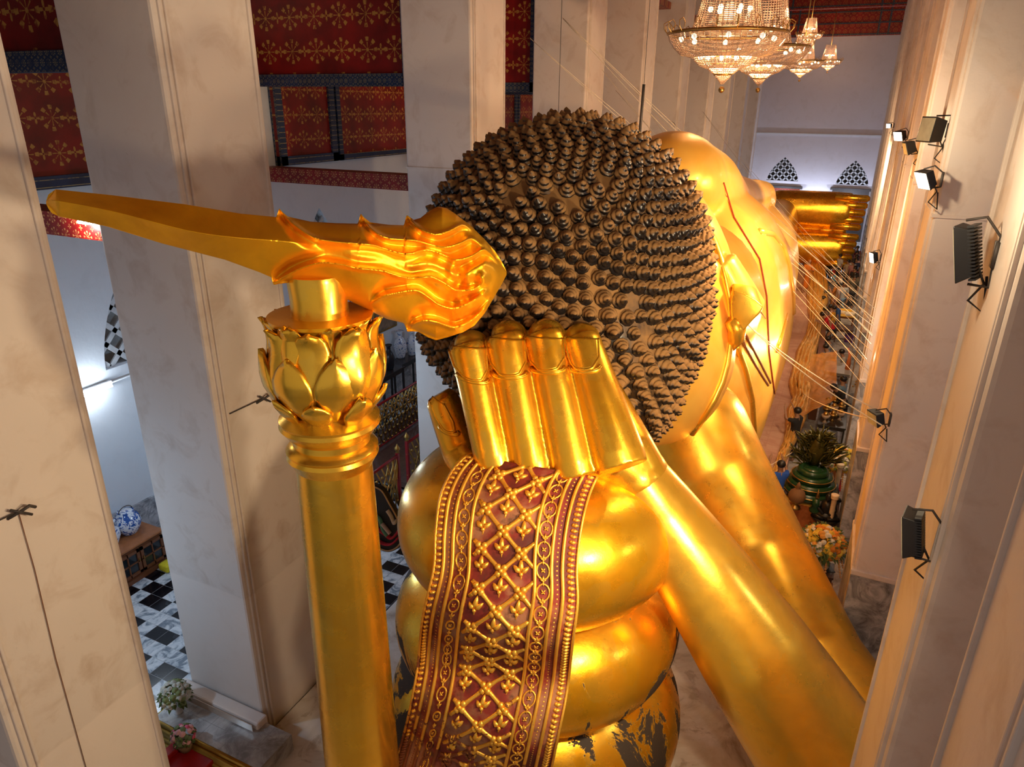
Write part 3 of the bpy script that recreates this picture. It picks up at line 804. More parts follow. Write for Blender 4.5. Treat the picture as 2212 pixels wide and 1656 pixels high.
def bell(z):
    for (r0, z0), (r1, z1) in zip(bp[:-1], bp[1:]):
        if z0 <= z <= z1: return r0+(r1-r0)*(z-z0)/(z1-z0)
    return bp[0][0] if z < bp[0][1] else bp[-1][0]
WT = {'big': ((0, .16), (.12, .46), (.28, .80), (.48, 1.0), (.66, .93), (.82, .66), (.93, .33), (1, .02)), 'round': ((0, .30), (.3, .62), (.55, .92), (.75, 1.0), (.88, .84), (.96, .5), (1, .05))}
def petal(a0, zb, zt, half, lift, flare, parent, kind='big'):
    rows = []; K = 16; tab = WT[kind]
    for i in range(K+1):
        v = i/K; z = zb+(zt-zb)*v; row = []; wv = half*yat(tab, v)
        for j in range(9):
            u = (j-4)/4; a = a0+wv*u
            r = bell(z)+lift*(.35+.65*math.sin(PI*min(v*.9+.05, 1)))+.035*(1-abs(u))+flare*max(0, v-.62)**1.5*(1-.3*abs(u))
            row.append(Vector((cax+r*math.cos(a), cay+r*math.sin(a), z)))
        rows.append(row)
    o = MB().grid(rows).build('petal', M['gold_column'], parent, 'auto', origin=O)
    sm_ = o.modifiers.new('s', 'SOLIDIFY'); sm_.thickness = .05; sm_.offset = -1
    return o
af = math.atan2(-cay, -cax)
for k in range(8): petal(af+.16+k*PI/4, cz(893), cz(740), .40, .075, .35, col)
for k in range(8): petal(af+.16+(k+.5)*PI/4, cz(850), cz(690), .37, .03, .55, col, 'round')
for k in range(8): petal(af+.16+(k+.5)*PI/4, cz(900), cz(832), .30, .135, .25, col)
for k in range(8): petal(af+.16+k*PI/4, cz(760), cz(684), .26, .01, .25, col, 'round')
lathe_at('top_disc', [(cr_(690, 100), cz(700)), (cr_(684, 112), cz(690)), (cr_(680, 113), cz(683)), (.1, cz(681))], M['wood2'] if 'wood2' in M else M['gold_flame'], col)
lathe_at('drum', [(cr_(680, 63), cz(690)), (cr_(640, 61), cz(648)), (cr_(610, 65), cz(606)), (cr_(600, 63), cz(596)), (.1, cz(595))], M['gold_column'], col)
# ---------------------------------------------------------------- stacked cushions under the hand
CA = Vector((-3.88, 9.35, 0))
cush = thing('stacked_cushions', 'gilded tower of three bulging round cushions with peeling dark patches', 'cushion', (CA.x, CA.y, 0))
tiers = [(5.66, 2.33, 1.27), (3.75, 2.46, 1.22), (1.75, 2.66, 1.62)]
for zc, a, b_ in tiers:
    prof = []
    for i in range(25):
        t = -PI/2+PI*i/24; r = a*max(math.cos(t), 0)**.72; prof.append((max(r, .05), zc+b_*math.copysign(abs(math.sin(t))**1.0, t)))
    MB().lathe(prof, CA, 96).build('cushion', M['gold_cushion'], cush, True, origin=(CA.x, CA.y, 0))
def cush_r(z):
    return max([a*max(math.cos(math.asin(max(-1, min(1, (z-zc)/b_)))), 0)**.72 for zc, a, b_ in tiers if abs(z-zc) <= b_] or [1.0])
# ================================================================ EMBROIDERED CLOTH HANGING OVER THE CUSHIONS

def cloth_mat():
    m = N('cloth_ground'); z = m.sep()[2]
    f = m.noise(1.3, 6, .6)
    c = m.ramp(f, [(.36, (.10, .012, .008)), (.47, (.22, .02, .012)), (.58, (.30, .12, .06)), (.72, (.40, .20, .11))])
    c = m.mix(m.ramp(m.noise(5, 6, .7), [(.55, 0.0), (.70, .7)]), c, (.045, .02, .012))
    m.base(c).set(.65); m.bump(m.noise(14, 4), .4, .01); return m.m
M['clothred'] = cloth_mat()
M['relief'] = gold('gilt_relief_worn', (1, .58, .08), .42, (.62, .25, .02), patch=(.20, .05, .012), pth=.60, pz=(4.2, .07), pscale=1.6, leaf=False, bump=.3, metal=.7)
cushT = [wbvh(c) for c in cush.children]
def cdrop(px, py):
    best = None
    for T in cushT:
        h = drop(T, px, py, 0)
        if h and (best is None or (h[0]-CAMP).length < (best[0]-CAMP).length): best = h
    return best
LE = [(1008, 985), (975, 1020), (950, 1075), (940, 1150), (936, 1230), (912, 1330), (900, 1450), (872, 1580), (850, 1656), (815, 1780)]
RE = [(1292, 1030), (1272, 1080), (1256, 1150), (1248, 1230), (1250, 1300), (1240, 1380), (1226, 1500), (1205, 1600), (1193, 1656), (1165, 1780)]
LE, RE = smooth_poly(LE, 6), smooth_poly(RE, 6)
LE, RE = resample(LE, 91), resample(RE, 91)
NU, NV2 = 24, 90
tt = [[None]*(NU+1) for _ in range(NV2+1)]
for j in range(NV2+1):
    for i in range(NU+1):
        u = i/NU; px = LE[j][0]+(RE[j][0]-LE[j][0])*u; py = LE[j][1]+(RE[j][1]-LE[j][1])*u
        h = cdrop(px, py); tt[j][i] = (h[0]-CAMP).length if h else None
for j in range(NV2+1):
    for i in range(NU+1):
        if tt[j][i] is None:
            c = [tt[j][k] for k in range(NU+1) if tt[j][k]]; tt[j][i] = c[0] if c else (tt[j-1][i] if j and tt[j-1][i] else 9.6)
raw = [r[:] for r in tt]
for it in range(40):
    tt = [[(tt[max(j-1, 0)][i]+tt[j][i]*2+tt[min(j+1, NV2)][i]+tt[j][max(i-1, 0)]*.5+tt[j][min(i+1, NU)]*.5)/5 for i in range(NU+1)] for j in range(NV2+1)]
for j in range(NV2+1):
    for i in range(NU+1):
        c = [raw[k][i] for k in range(max(0, j-7), min(NV2, j+7)+1) if raw[k][i]]
        if c: tt[j][i] = min(tt[j][i], min(c))
for it in range(30):
    tt = [[(tt[max(j-1, 0)][i]+tt[j][i]*2+tt[min(j+1, NV2)][i]+tt[j][max(i-1, 0)]*.5+tt[j][min(i+1, NU)]*.5)/5 for i in range(NU+1)] for j in range(NV2+1)]
G = [[CAMP+ray(LE[j][0]+(RE[j][0]-LE[j][0])*i/NU, LE[j][1]+(RE[j][1]-LE[j][1])*i/NU).normalized()*(tt[j][i]-.12) for i in range(NU+1)] for j in range(NV2+1)]
arc = [0]
for j in range(NV2): arc.append(arc[-1]+(G[j+1][NU//2]-G[j][NU//2]).length)
WID = sum((G[30][i+1]-G[30][i]).length for i in range(NU))
def Sf(u, s, off=0.0):                        # u across 0..1, s metres down the cloth
    j = 0
    while j < NV2-1 and arc[j+1] < s: j += 1
    fv = min(max((s-arc[j])/(arc[j+1]-arc[j]), 0), 1); x = min(max(u, 0), .9999)*NU; i = int(x); fu = x-i
    a, b_, c, d = G[j][i], G[j][i+1], G[j+1][i], G[j+1][i+1]
    p = a.lerp(b_, fu).lerp(c.lerp(d, fu), fv); du, dv = (b_-a), (c-a); n = du.cross(dv).normalized()
    if n.dot(CAMP-p) < 0: n = -n
    return p+n*off, n, du.normalized(), dv.normalized()
cloth = thing('embroidered_cloth', 'dark red cloth with raised gilded lattice and leaves draped down the gold cushions', 'cloth', tuple(G[40][NU//2]))
cb = MB().grid(G); co_ = cb.build('cloth_panel', M['clothred'], cloth)
sm = co_.modifiers.new('s', 'SOLIDIFY'); sm.thickness = .07; sm.offset = 0
SMAX = arc[-1]
cords = MB()
def along(u, off, r, mb):
    mb.tube([Sf(u, s*.08, off)[0] for s in range(int(SMAX/.08))], r, 8)
for u in (.075, .14, .255, .70, .815, .89): along(u, .05, .026, cords)
along(.008, .04, .02, cords); along(.992, .04, .02, cords)
cords.build('border_cord', M['relief'], cloth)
def leafy(mb, P, n, du, dv, s, lobes=3):
    def pt(a, b_, h): return P+du*a*s+dv*b_*s+n*h*s
    dirs = {3: ((0, -1), (.78, -.5), (-.78, -.5)), 4: ((.7, .7), (-.7, .7), (.7, -.7), (-.7, -.7)), 1: ((0, -1),)}[lobes]
    for (a, b_) in dirs:
        l = math.hypot(a, b_); L_ = 1.0 if (a, b_) == (0, -1) else .85
        mb.tube([pt(a*.1, b_*.1, .15), pt(a*.45*L_, b_*.45*L_-.05, .30), pt(a*.8*L_, b_*.8*L_-.12, .22), pt(a*1.1*L_, b_*1.1*L_-.2, .08)], [.12*s, .27*s, .19*s, .02*s], 6, flat=.7, up=n)
    mb.sphere(pt(0, .1, .25), .2*s, 8)
    if lobes == 3: mb.tube([pt(0, 0, .15), pt(0, .55, .12)], [.11*s, .07*s], 6)
lat_, leaves, rings_, studs, spikes = MB(), MB(), MB(), MB(), MB()
D = .30; U0, U1 = .27, .69; W0 = (U1-U0)*WID; mid = (U0+U1)/2
def uv(a, b_):      # lattice coordinates to cloth coordinates
    x = (a-b_)*D*.94-.02; s = (a+b_)*D*.86; return mid+x/WID, s
def inside(u, s): return U0-.004 <= u <= U1+.004 and .02 < s < SMAX-.1
NM = int(SMAX/D)+2
for a in range(-4, NM):
    for b_ in range(-4, NM):
        u, s = uv(a, b_)
        if inside(u, s):
            P, n, du, dv = Sf(u, s, .02)
            for k in range(4):
                an = PI/4+k*PI/2; lat_.sphere(P+(du*math.cos(an)+dv*math.sin(an))*.062+n*.02, .052, 6)
            lat_.sphere(P+n*.05, .034, 8)
        for (da, db) in ((1, 0), (0, 1)):
            pts = []
            for k in range(9):
                t = k/8; uu, ss = uv(a+da*t, b_+db*t)
                if inside(uu, ss): pts.append((Sf(uu, ss, .035)[0], .030+.02*abs(t-.5)))
            if len(pts) > 2: lat_.tube([p for p, _ in pts], [r for _, r in pts], 6)
        u, s = uv(a+.5, b_+.5)
        if inside(u, s) and U0+.04 < u < U1-.03:
            P, n, du, dv = Sf(u, s, .01); lm = MB(); leafy(lm, P, n, du, dv, .15); lm.build('leaf_relief', M['relief'], cloth)
        elif U0-.02 < u < U1+.02 and .1 < s < SMAX-.1:
            u2 = min(max(u, U0+.035), U1-.035); P, n, du, dv = Sf(u2, s, .01); leafy(leaves, P, n, du, dv, .06, 1)
for uc in (.198, .757):
    s = .08; k = 0
    while s < SMAX-.15:
        P, n, du, dv = Sf(uc, s, .04)
        if k % 2 == 0:
            rings_.tube([P+(du*math.cos(q*PI/7)*.085+dv*math.sin(q*PI/7)*.108) for q in range(14)], .014, 6, closed=True); leafy(rings_, P, n, du, dv, .045, 4)
        else: leafy(rings_, P, n, du, dv, .062, 3); leafy(rings_, P, n, du, -dv, .05, 1)
        s += .14; k += 1
for uc in (.108, .853):
    s = .03
    while s < SMAX-.05: P, n, du, dv = Sf(uc, s, .022); studs.sphere(P, .019, 8); s += .062
for uc, dr in ((.042, -1), (.942, 1)):
    s = .03
    while s < SMAX-.05:
        P, n, du, dv = Sf(uc, s, .03)
        spikes.sphere(P-du*dr*.01, (.032, .032, .032), 6)
        spikes.tube([P-du*dr*.03, P+du*dr*.02+n*.02, P+du*dr*.075], [.02, .036, .003], 6, flat=.8)
        s += .078
for mb, nm in ((lat_, 'lattice_relief'), (leaves, 'edge_leaf_relief'), (rings_, 'ring_border'), (studs, 'stud_border'), (spikes, 'spike_border')):
    mb.build(nm, M['relief'], cloth)
# ================================================================ LAMPS AND THREADS
def emis(name, col, st):
    m = N(name); m.base(col).set(.4, emit=col, es=st); return m.m
M['bulb'] = emis('lit_bulb', (1, .66, .34), 16)
M['tube'] = emis('lit_tube', (.86, .93, 1), 22)
M['glasslit'] = emis('lit_flood_glass', (1, .80, .50), 30)
M['glassoff'] = simple('flood_glass', (.5, .48, .36), .12)
def crystal():
    m = N('cut_crystal'); m.base((.62, .46, .34)).set(.12, .25, trans=.2)
    return m.m
M['crystal'] = crystal()
CP = Vector((-4.0, 22.5, 0)); ck = mpp(at(1559, 120, y=22.5))
def chz(py): return at(1559, py, y=22.5).z
Z0 = chz(184)
def shell(prof, n=40):
    return MB().lathe([(r*ck, chz(y)-Z0) for r, y in prof], (0, 0, 0), n)
ch = thing('crystal_chandelier', 'largest crystal chandelier, nearest of those hanging over the statue', 'chandelier', (CP.x, CP.y, Z0), 'crystal chandeliers over the nave')
def wire(mb, name, parent, t=.022, mat=None):
    o = mb.build(name, mat or M['crystal'], parent, False); o.location = (0, 0, 0)
    w_ = o.modifiers.new('w', 'WIREFRAME'); w_.thickness = t; w_.use_even_offset = False
    return o
def dense(prof, k):
    out = []
    for (a, b_) in zip(prof[:-1], prof[1:]):
        for i in range(k): out.append((a[0]+(b_[0]-a[0])*i/k, a[1]+(b_[1]-a[1])*i/k))
    return out+[prof[-1]]
wire(shell(dense([(2, 181), (8, 174), (13, 168), (19, 161)], 2), 24), 'bead_cone', ch, .03)
wire(shell(dense([(19, 161), (26, 155), (33, 148), (37, 142), (37, 140)], 2), 36), 'bead_bowl', ch, .03)
wire(shell(dense([(37, 148), (52, 142), (63, 132), (70, 120), (71, 116)], 3), 44), 'bead_bowl', ch, .03)
wire(shell(dense([(70, 124), (95, 118), (110, 103), (120, 88), (124, 74)], 5), 64), 'bead_bowl', ch, .028)
wire(shell(dense([(78, 72), (72, 55), (66, 30), (60, 0), (52, -45), (46, -90)], 6), 44), 'bead_neck', ch, .026)
g = MB()
for r, y in ((124, 73), (70, 117), (37, 141), (19, 161), (80, 70)): g.tube([Vector((math.cos(q*PI/24)*r*ck, math.sin(q*PI/24)*r*ck, chz(y)-Z0)) for q in range(48)], .045 if r > 100 else .03, 6, closed=True)
o = g.build('brass_rings', M['brass'], ch); o.location = (0, 0, 0)
r0 = 126*ck
ame = MB().tube([Vector((r0*k, 0, chz(y)-Z0)) for k, y in ((1, 74), (1.06, 64), (1.07, 52), (1.0, 46), (.95, 54), (.96, 66))], .012, 5).mesh('curved_arm'); ame.materials.append(M['brass'])
for q in range(20):
    o = bpy.data.objects.new('curved_arm', ame); COL.objects.link(o); o.parent = ch; o.rotation_euler = (0, 0, q*PI/10)
g = MB().tube([(0, 0, chz(-90)-Z0), (0, 0, 21-Z0)], .04, 8).sphere((0, 0, -.12), .09, 12)
o = g.build('hanging_rod', M['brass'], ch); o.location = (0, 0, 0)
bme = MB().sphere((0, 0, 0), .075, 10).mesh('bulb'); bme.materials.append(M['bulb'])
for p in bme.polygons: p.use_smooth = True
def bulb(x, y, z, par=ch):
    o = bpy.data.objects.new('bulb', bme); COL.objects.link(o); o.parent = par; o.location = (x, y, z)
for q in range(10): bulb(math.cos(q*PI/5)*52*ck, math.sin(q*PI/5)*52*ck, chz(122)-Z0)
for q in range(6): bulb(math.cos(q*PI/3)*22*ck, math.sin(q*PI/3)*22*ck, chz(146)-Z0)
for q in range(8): bulb(math.cos(q*PI/4+.2)*96*ck, math.sin(q*PI/4+.2)*96*ck, chz(84)-Z0)
for q in range(6): bulb(math.cos(q*PI/3+.2)*40*ck, math.sin(q*PI/3+.2)*40*ck, chz(20)-Z0)
CH = [((-4, 22.5, Z0), 1.0), ((-4, 30.1, 12.7), 1.0), ((-4, 46.7, 13.48), .70), ((-4, 49.0, 15.35), .46), ((-4, 72, 14.86), .66)]
for (l, s), lb in zip(CH[1:], ('second crystal chandelier from the camera, its cone bright above the right shoulder', 'middle crystal chandelier with a dim lower bowl', 'small crystal chandelier hanging highest, under the red ceiling beams', 'farthest and lowest crystal chandelier, small against the grey end wall')):
    c = dup(ch, l, 0, lb, (s, s, s))
for (l, s) in CH:
    lamp('chandelier_light', 'POINT', (l[0], l[1], l[2]+.62*s), None, 210*s, (1, .62, .36), .25)
    lamp('chandelier_light', 'POINT', (l[0], l[1], l[2]+2.4*s), None, 120*s, (1, .62, .36), .2)
# floodlights
def flood(px, py, x, size, face, label, lit=False, fins=False, down=0.25):
    p = at(px, py, x=x-.03); t = thing('floodlight', label, 'floodlight', tuple(p))
    d = Vector(face).normalized(); q = d.to_track_quat('Y', 'Z').to_matrix()
    w_, h, dp = size
    def loc(a, b_, c): return q @ Vector((a, b_, c))
    mb = MB().box((0, 0, 0), (1, 1, 1)); 
    mb = MB(); mb.add([loc(sx*w_/2*(1 if sy > 0 else .8), sy*dp/2, sz*h/2*(1 if sy > 0 else .8)) for sx in (-1, 1) for sy in (-1, 1) for sz in (-1, 1)], [(0,1,3,2),(4,6,7,5),(0,4,5,1),(2,3,7,6),(0,2,6,4),(1,5,7,3)])
    o = mb.build('housing', M['black'], t, False, .01); o.location = (0, 0, 0)
    if fins:
        mb = MB()
        for k in range(16):
            z = -h/2*.9+h*.9*k/15; mb.add([loc(sx*w_*.42, dp*sy, z+sz*.008) for sx in (-1, 1) for sy in (-.75, -.3) for sz in (-1, 1)], [(0,1,3,2),(4,6,7,5),(0,4,5,1),(2,3,7,6),(0,2,6,4),(1,5,7,3)])
        o = mb.build('cooling_fins', M['black'], t, False); o.location = (0, 0, 0)
    mb = MB(); mb.add([loc(sx*w_*.44, dp*.5+sy*.006, sz*h*.44) for sx in (-1, 1) for sy in (0, 1) for sz in (-1, 1)], [(0,1,3,2),(4,6,7,5),(0,4,5,1),(2,3,7,6),(0,2,6,4),(1,5,7,3)])
    o = mb.build('glass', M['glasslit'] if lit else M['glassoff'], t, False); o.location = (0, 0, 0)
    wall = Vector((1.17-p.x, 0, 0))
    mb = MB(); mb.tube([loc(0, 0, h*.55), loc(0, -dp*.6, h*.6)+wall*.4, wall+Vector((0, 0, h*.3)), wall+Vector((0, 0, -h*.3)), loc(0, -dp*.6, -h*.6)+wall*.4, loc(0, 0, -h*.55)], .012, 6)
    mb.box(wall*.95, (.03, .12, .22))
    o = mb.build('bracket', M['iron'], t); o.location = (0, 0, 0)
    c0 = loc(0, -dp*.6, -h*.2); o = MB().tube([c0, c0+Vector((.1, .05, -.18)), c0+Vector((.02, .1, -.35)), c0+Vector((.16, .08, -.45)), wall+Vector((-.02, .05, -.2))], .012, 5).build('cable', M['black'], t); o.location = (0, 0, 0)
    return t
flood(2088, 545, .98, (.30, .50, .12), (-1, .35, -.25), 'black finned floodlight, upper of the two on the nearest right pillar', fins=True)
flood(1970, 1150, .98, (.26, .42, .12), (-1, .2, -.2), 'black finned floodlight, lower of the two on the nearest right pillar', fins=True)
flood(2014, 281, .98, (.40, .40, .22), (-.9, -.5, .1), 'round backed black floodlight, highest on the white marble-footed pillar')
flood(2001, 386, .98, (.30, .30, .14), (-.8, -.5, -.5), 'glowing square floodlight on the corner of the white pillar', True)
flood(1965, 318, .98, (.34, .30, .2), (-1, -.2, -.4), 'small dark floodlight third in the row running to the bright one')
flood(1945, 292, .98, (.34, .30, .2), (-.7, -.7, -.4), 'small lit floodlight next after the brightest one', True)
flood(1921, 271, .98, (.24, .22, .16), (-.6, -.9, -.3), 'brightest floodlight flaring white high on the right pillars', True)
flood(1893, 901, .98, (.28, .26, .16), (-.8, -.55, -.3), 'small unlit floodlight with cream glass low on a yellow pillar edge')
flood(1888, 555, .98, (.22, .4, .2), (-.8, -.6, -.3), 'far lit lamp on the right pillars beside the crowd', True)
for p_, e in ((at(2001, 386, x=.5), 160), (at(1945, 292, x=.45), 260), (at(1921, 271, x=.4), 420)): lamp('flood_glow', 'POINT', tuple(p_+Vector((-.2, -.35, 0))), None, e*.5, (1, .78, .5), .08)
# fluorescent fixture on the left outer wall
p = at(190, 845, x=XOUT+.12); t = thing('wall_lamp', 'lit twin fluorescent tube lamp on the pale blue left wall', 'lamp', tuple(p))
MB().box(p, (.08, 1.3, .16)).build('housing', M['white'], t, False, .01)
for k in (-.045, .045): MB().tube([p+Vector((.09, -.6, k)), p+Vector((.09, .6, k))], .028, 10).build('tube', M['tube'], t)
MB().tube([p+Vector((0, .6, 0)), Vector((XOUT+.03, 13, p.z)), Vector((XOUT+.03, 16, p.z+.05))], .02, 5).build('conduit', M['white'], t)
lamp('wall_tube_light', 'POINT', (p.x+.35, p.y, p.z), None, 45, (.75, .88, 1), .1)
p = at(215, 498, x=XOUT+1.2); t = thing('wall_lamp', 'lamp glaring against the red beam left of the spike tip', 'lamp', tuple(p))
pb = Vector((-12.1, 8.25, 10.0))
t.location = pb
MB().box(pb, (.5, .1, .16)).build('housing', M['white'], t, False, .01)
MB().tube([pb+Vector((-.24, -.09, 0)), pb+Vector((.24, -.09, 0))], .03, 10).build('tube', M['tube'], t)
lamp('wall_tube_light', 'POINT', (-12.1, 7.9, 9.95), None, 40, (1, .95, .9), .06)
# sacred threads strung from the left pillars over the statue to the right pillars
def thread(a, b_, name, label, group, mat, r, sag=.15, n=14):
    a, b_ = Vector(a), Vector(b_); pts = []
    for i in range(n+1):
        t = i/n; q = a.lerp(b_, t); q.z -= sag*4*t*(1-t); pts.append(q)
    c = pts[0]; o = MB().tube(pts, r, 5).build(name, mat, None, True, origin=tuple(c)); return tag(o, label, 'thread', group)
LB = 'pale cotton thread strung from the left pillars over the statue to the right side'
spec = [((1145, 82), (1888, 705)), ((1215, 38), (1892, 668)), ((1217, 40), (1880, 640)), ((1330, 195), (1884, 760)), ((1400, 240), (1868, 835)), ((1402, 242), (1890, 690)), ((1452, 262), (1884, 724)),
        ((1517, 240), (1874, 640)), ((1520, 350), (1880, 790)), ((1572, 372), (1882, 742)), ((1600, 345), (1880, 660)), ((1604, 350), (1870, 690)), ((1146, 84), (1880, 668)), ((1216, 40), (1886, 722)), ((1300, 150), (1876, 800)), ((1405, 236), (1882, 655)), ((1455, 264), (1878, 812)), ((1519, 242), (1888, 700)), ((1575, 374), (1872, 775))]
for k, (a, b_) in enumerate(spec):
    thread(at(*a, x=-8.95), at(*b_, x=1.12), 'cotton_thread', (LB, LB, 'pale cotton thread starting on the third left pillar above the head bar')[min(2, k//4)] if k < 0 else LB, 'threads strung across the nave', M['thread'], .008, .2)
for (a, b_, ya, yb) in (((1614, 700), (1905, 918), 13.5, 22), ((1616, 702), (1885, 880), 13.5, 20), ((1735, 850), (1885, 905), 24, 19)):
    thread(at(*a, y=ya), at(*b_, x=.9), 'cotton_thread', 'pale thread running down from beside the nose to the right pillars', 'threads below the nose', M['thread'], .010, .1)
thread(at(1655, 1010, z=1.6), at(1812, 912, x=.9), 'cotton_thread', 'thread held up by the blue shirted person in front of the altar', None, M['thread'], .012, .05)
on_body('red_thread', [(1562, 395), (1585, 470), (1640, 560), (1655, 640), (1660, 760), (1672, 850), (1670, 960)], .018, M['redthread'], .02)
on_body('red_thread', [(1550, 850), (1570, 905), (1600, 950), (1618, 990)], .014, M['redthread'], .02)
on_body('red_thread', [(1500, 470), (1560, 560), (1620, 640), (1660, 700)], .010, M['redthread'], .02)
# bar hanging above the head
p0, p1, p2_ = at(1206, 252, y=14.2), at(1382, 286, y=15.2), at(1391, 182, y=15.2)
t = thing('hanging_bar', 'thin brass bar with a dark upright rod hanging above the black curls', 'bar', tuple(p1))
MB().tube([p0, p1], .035, 8).build('bar', M['brass'], t); MB().tube([p1+Vector((0, 0, -.3)), p2_], .03, 8).build('rod', M['iron'], t)
MB().tube([p2_, Vector((p2_.x, p2_.y, 21))], .006, 4).tube([p0+Vector((0, 0, .1)), p0, Vector((p0.x, p0.y, 21))], .006, 4).build('wire', M['iron'], t)
# hooks on the two left pillars
for (px, py, lb) in ((40, 1104, 'rusty iron hook in the face of the left edge pillar'), (568, 860, 'small black iron bracket on the pillar behind the lotus capital')):
    p = at(px, py, x=XL+.05); o = MB().tube([p+Vector((-.05, -.12, -.06)), p+Vector((.03, 0, 0)), p+Vector((.08, .1, .05)), p+Vector((.05, .18, -.02))], .022, 6).tube([p+Vector((.03, -.1, .08)), p+Vector((.05, .12, -.1))], .018, 6).tube([p+Vector((-.03, -.75, -.01)), p], .01, 5).build('wall_hook', M['iron'], None, origin=tuple(p)); tag(o, lb, 'hook')

p = [at(40, 1106, x=XL+.02), at(75, 1230, x=XL+.02), at(120, 1420, x=XL+.02), at(195, 1690, x=XL+.02)]
o = MB().tube(p, .006, 5).build('wall_cable', M['wood'], None, origin=tuple(p[0])); tag(o, 'thin cable running down the left edge pillar from the rusty hook', 'cable')
# ================================================================ PEOPLE
def cmat_(name, col, rough=.8, **k): return simple(name, col, rough, 0, .2, 20, **k)
SKIN = cmat_('skin', (.36, .19, .11), .55); HAIRB = cmat_('black_hair', (.012, .010, .010), .4)
cloths = {}
def cl(col):
    k = tuple(round(c, 3) for c in col)
    if k not in cloths: cloths[k] = cmat_('cloth_colour', col, .85)
    return cloths[k]
def skin_mesh(name, verts, edges, rad, mat, parent, root=0, sub=1):
    me = bpy.data.meshes.new(name); me.from_pydata(verts, edges, []); o = bpy.data.objects.new(name, me); COL.objects.link(o)
    m = o.modifiers.new('k', 'SKIN'); m.use_smooth_shade = True
    lay = me.skin_vertices[0].data if me.skin_vertices else None
    if lay is None:
        bm = bmesh.new(); bm.from_mesh(me); bm.verts.layers.skin.verify(); bm.to_mesh(me); bm.free(); lay = me.skin_vertices[0].data
    for i, r in enumerate(rad):
        lay[i].radius = r if isinstance(r, tuple) else (r, r); lay[i].use_root = (i == root)
    if sub: s = o.modifiers.new('s', 'SUBSURF'); s.levels = sub; s.render_levels = sub
    baked(o); o.data.materials.clear(); o.data.materials.append(mat); o.parent = parent; return o
def person(label, foot, rz, pose, shirt, pants, h=1.66, long=False, cap=None, arms='down', group=None, hair=HAIRB, robe=None):
    t = thing('person', label, 'person', tuple(foot), group); t.rotation_euler = (0, 0, rz)
    k = h/1.7*1.30
    if pose == 'stand': J = dict(pel=(0, 0, .93), che=(0, .01, 1.28), nk=(0, .02, 1.45), hd=(0, .05, 1.60), kn=(.10, .03, .50), ft=(.11, 0, .07), to=(.12, .16, .04))
    elif pose == 'kneel': J = dict(pel=(0, -.10, .28), che=(0, .02, .62), nk=(0, .08, .80), hd=(0, .15, .94), kn=(.14, .34, .10), ft=(.12, -.12, .08), to=(.12, -.30, .04))
    else: J = dict(pel=(0, -.12, .90), che=(0, .10, 1.20), nk=(0, .24, 1.33), hd=(0, .36, 1.42), kn=(.10, .04, .50), ft=(.11, 0, .07), to=(.12, .16, .04))
    V, E, R_ = [], [], []
    def a(p, r, par=None):
        V.append(tuple(c*k for c in p)); R_.append(tuple(q*k for q in r) if isinstance(r, tuple) else r*k)
        if par is not None: E.append((par, len(V)-1))
        return len(V)-1
    mid = lambda p, q, f=.5: tuple(p[i]+(q[i]-p[i])*f for i in range(3))
    pel = a(J['pel'], (.14, .11)); wai = a(mid(J['pel'], J['che']), (.125, .10), pel); che = a(J['che'], (.16, .11), wai); nk = a(J['nk'], .055, che)
    hb = a(mid(J['nk'], J['hd'], .6), .075, nk); hd = a(J['hd'], .098, hb); a((J['hd'][0], J['hd'][1]-.01, J['hd'][2]+.09), .07, hd); a((J['hd'][0], J['hd'][1]+.095, J['hd'][2]-.02), .022, hd)
    sl = []
    for s in (-1, 1):
        kn = tuple([J['kn'][0]*s, *J['kn'][1:]]); ft = tuple([J['ft'][0]*s, *J['ft'][1:]]); to = tuple([J['to'][0]*s, *J['to'][1:]])
        hp = a((J['pel'][0]+.09*s, J['pel'][1], J['pel'][2]-.06), .085, pel); a_ = a(mid(J['pel'], kn, .5) if pose == 'kneel' else (.10*s, J['pel'][1]*.6, .72), .078, hp)
        kk = a(kn, .055, a_); ff = a(ft, .040, a(mid(kn, ft, .35), .052, kk)); a(to, .035, ff)
        c = J['che']; shp = (c[0]+.18*s, c[1], c[2]+.09)
        if arms == 'fwd': el, wr = (.22*s, c[1]+.14, c[2]-.16), (.10*s, c[1]+.36, c[2]-.08)
        elif arms == 'pray': el, wr = (.23*s, c[1]+.10, c[2]-.20), (.03*s, c[1]+.24, c[2]+.04)
        elif arms == 'up': el, wr = (.24*s, c[1]+.18, c[2]+.10), (.16*s, c[1]+.30, c[2]+.34)
        else: el, wr = (.24*s, c[1]-.01, c[2]-.20), (.24*s, c[1]+.08, c[2]-.44)
        si = a(shp, .052, che); e_ = a(el, .040, si); w_ = a(wr, .027, e_); d = Vector(wr)-Vector(el); d.normalize()
        pm = a(tuple(Vector(wr)+d*.06), (.036, .020), w_)
        sd = Vector((0, 0, 1)).cross(d); sd = sd.normalized() if sd.length > .1 else Vector((1, 0, 0))
        for f in range(4):
            b0 = Vector(wr)+d*.085+sd*(.012*(f-1.5)); q = a(tuple(b0), .010, pm); L_ = (.06, .075, .07, .055)[f]
            q = a(tuple(b0+d*L_*.6), .009, q); a(tuple(b0+d*L_-Vector((0, 0, .012))), .008, q)
        tb = Vector(wr)+d*.03+sd*.035*(-s); q = a(tuple(tb), .011, w_); a(tuple(tb+d*.045+sd*.012*(-s)), .009, q)
        sl.append((shp, el, wr, hp, kn, ft))
    skin_mesh('body', V, E, R_, SKIN, t)
    # shirt or robe
    V2, E2, R2 = [], [], []
    def b(p, r, par=None):
        V2.append(tuple(c*k for c in p)); R2.append(tuple(q*k for q in r) if isinstance(r, tuple) else r*k)
        if par is not None: E2.append((par, len(V2)-1))
        return len(V2)-1
    low = tuple([J['pel'][0], J['pel'][1], J['pel'][2]-.10])
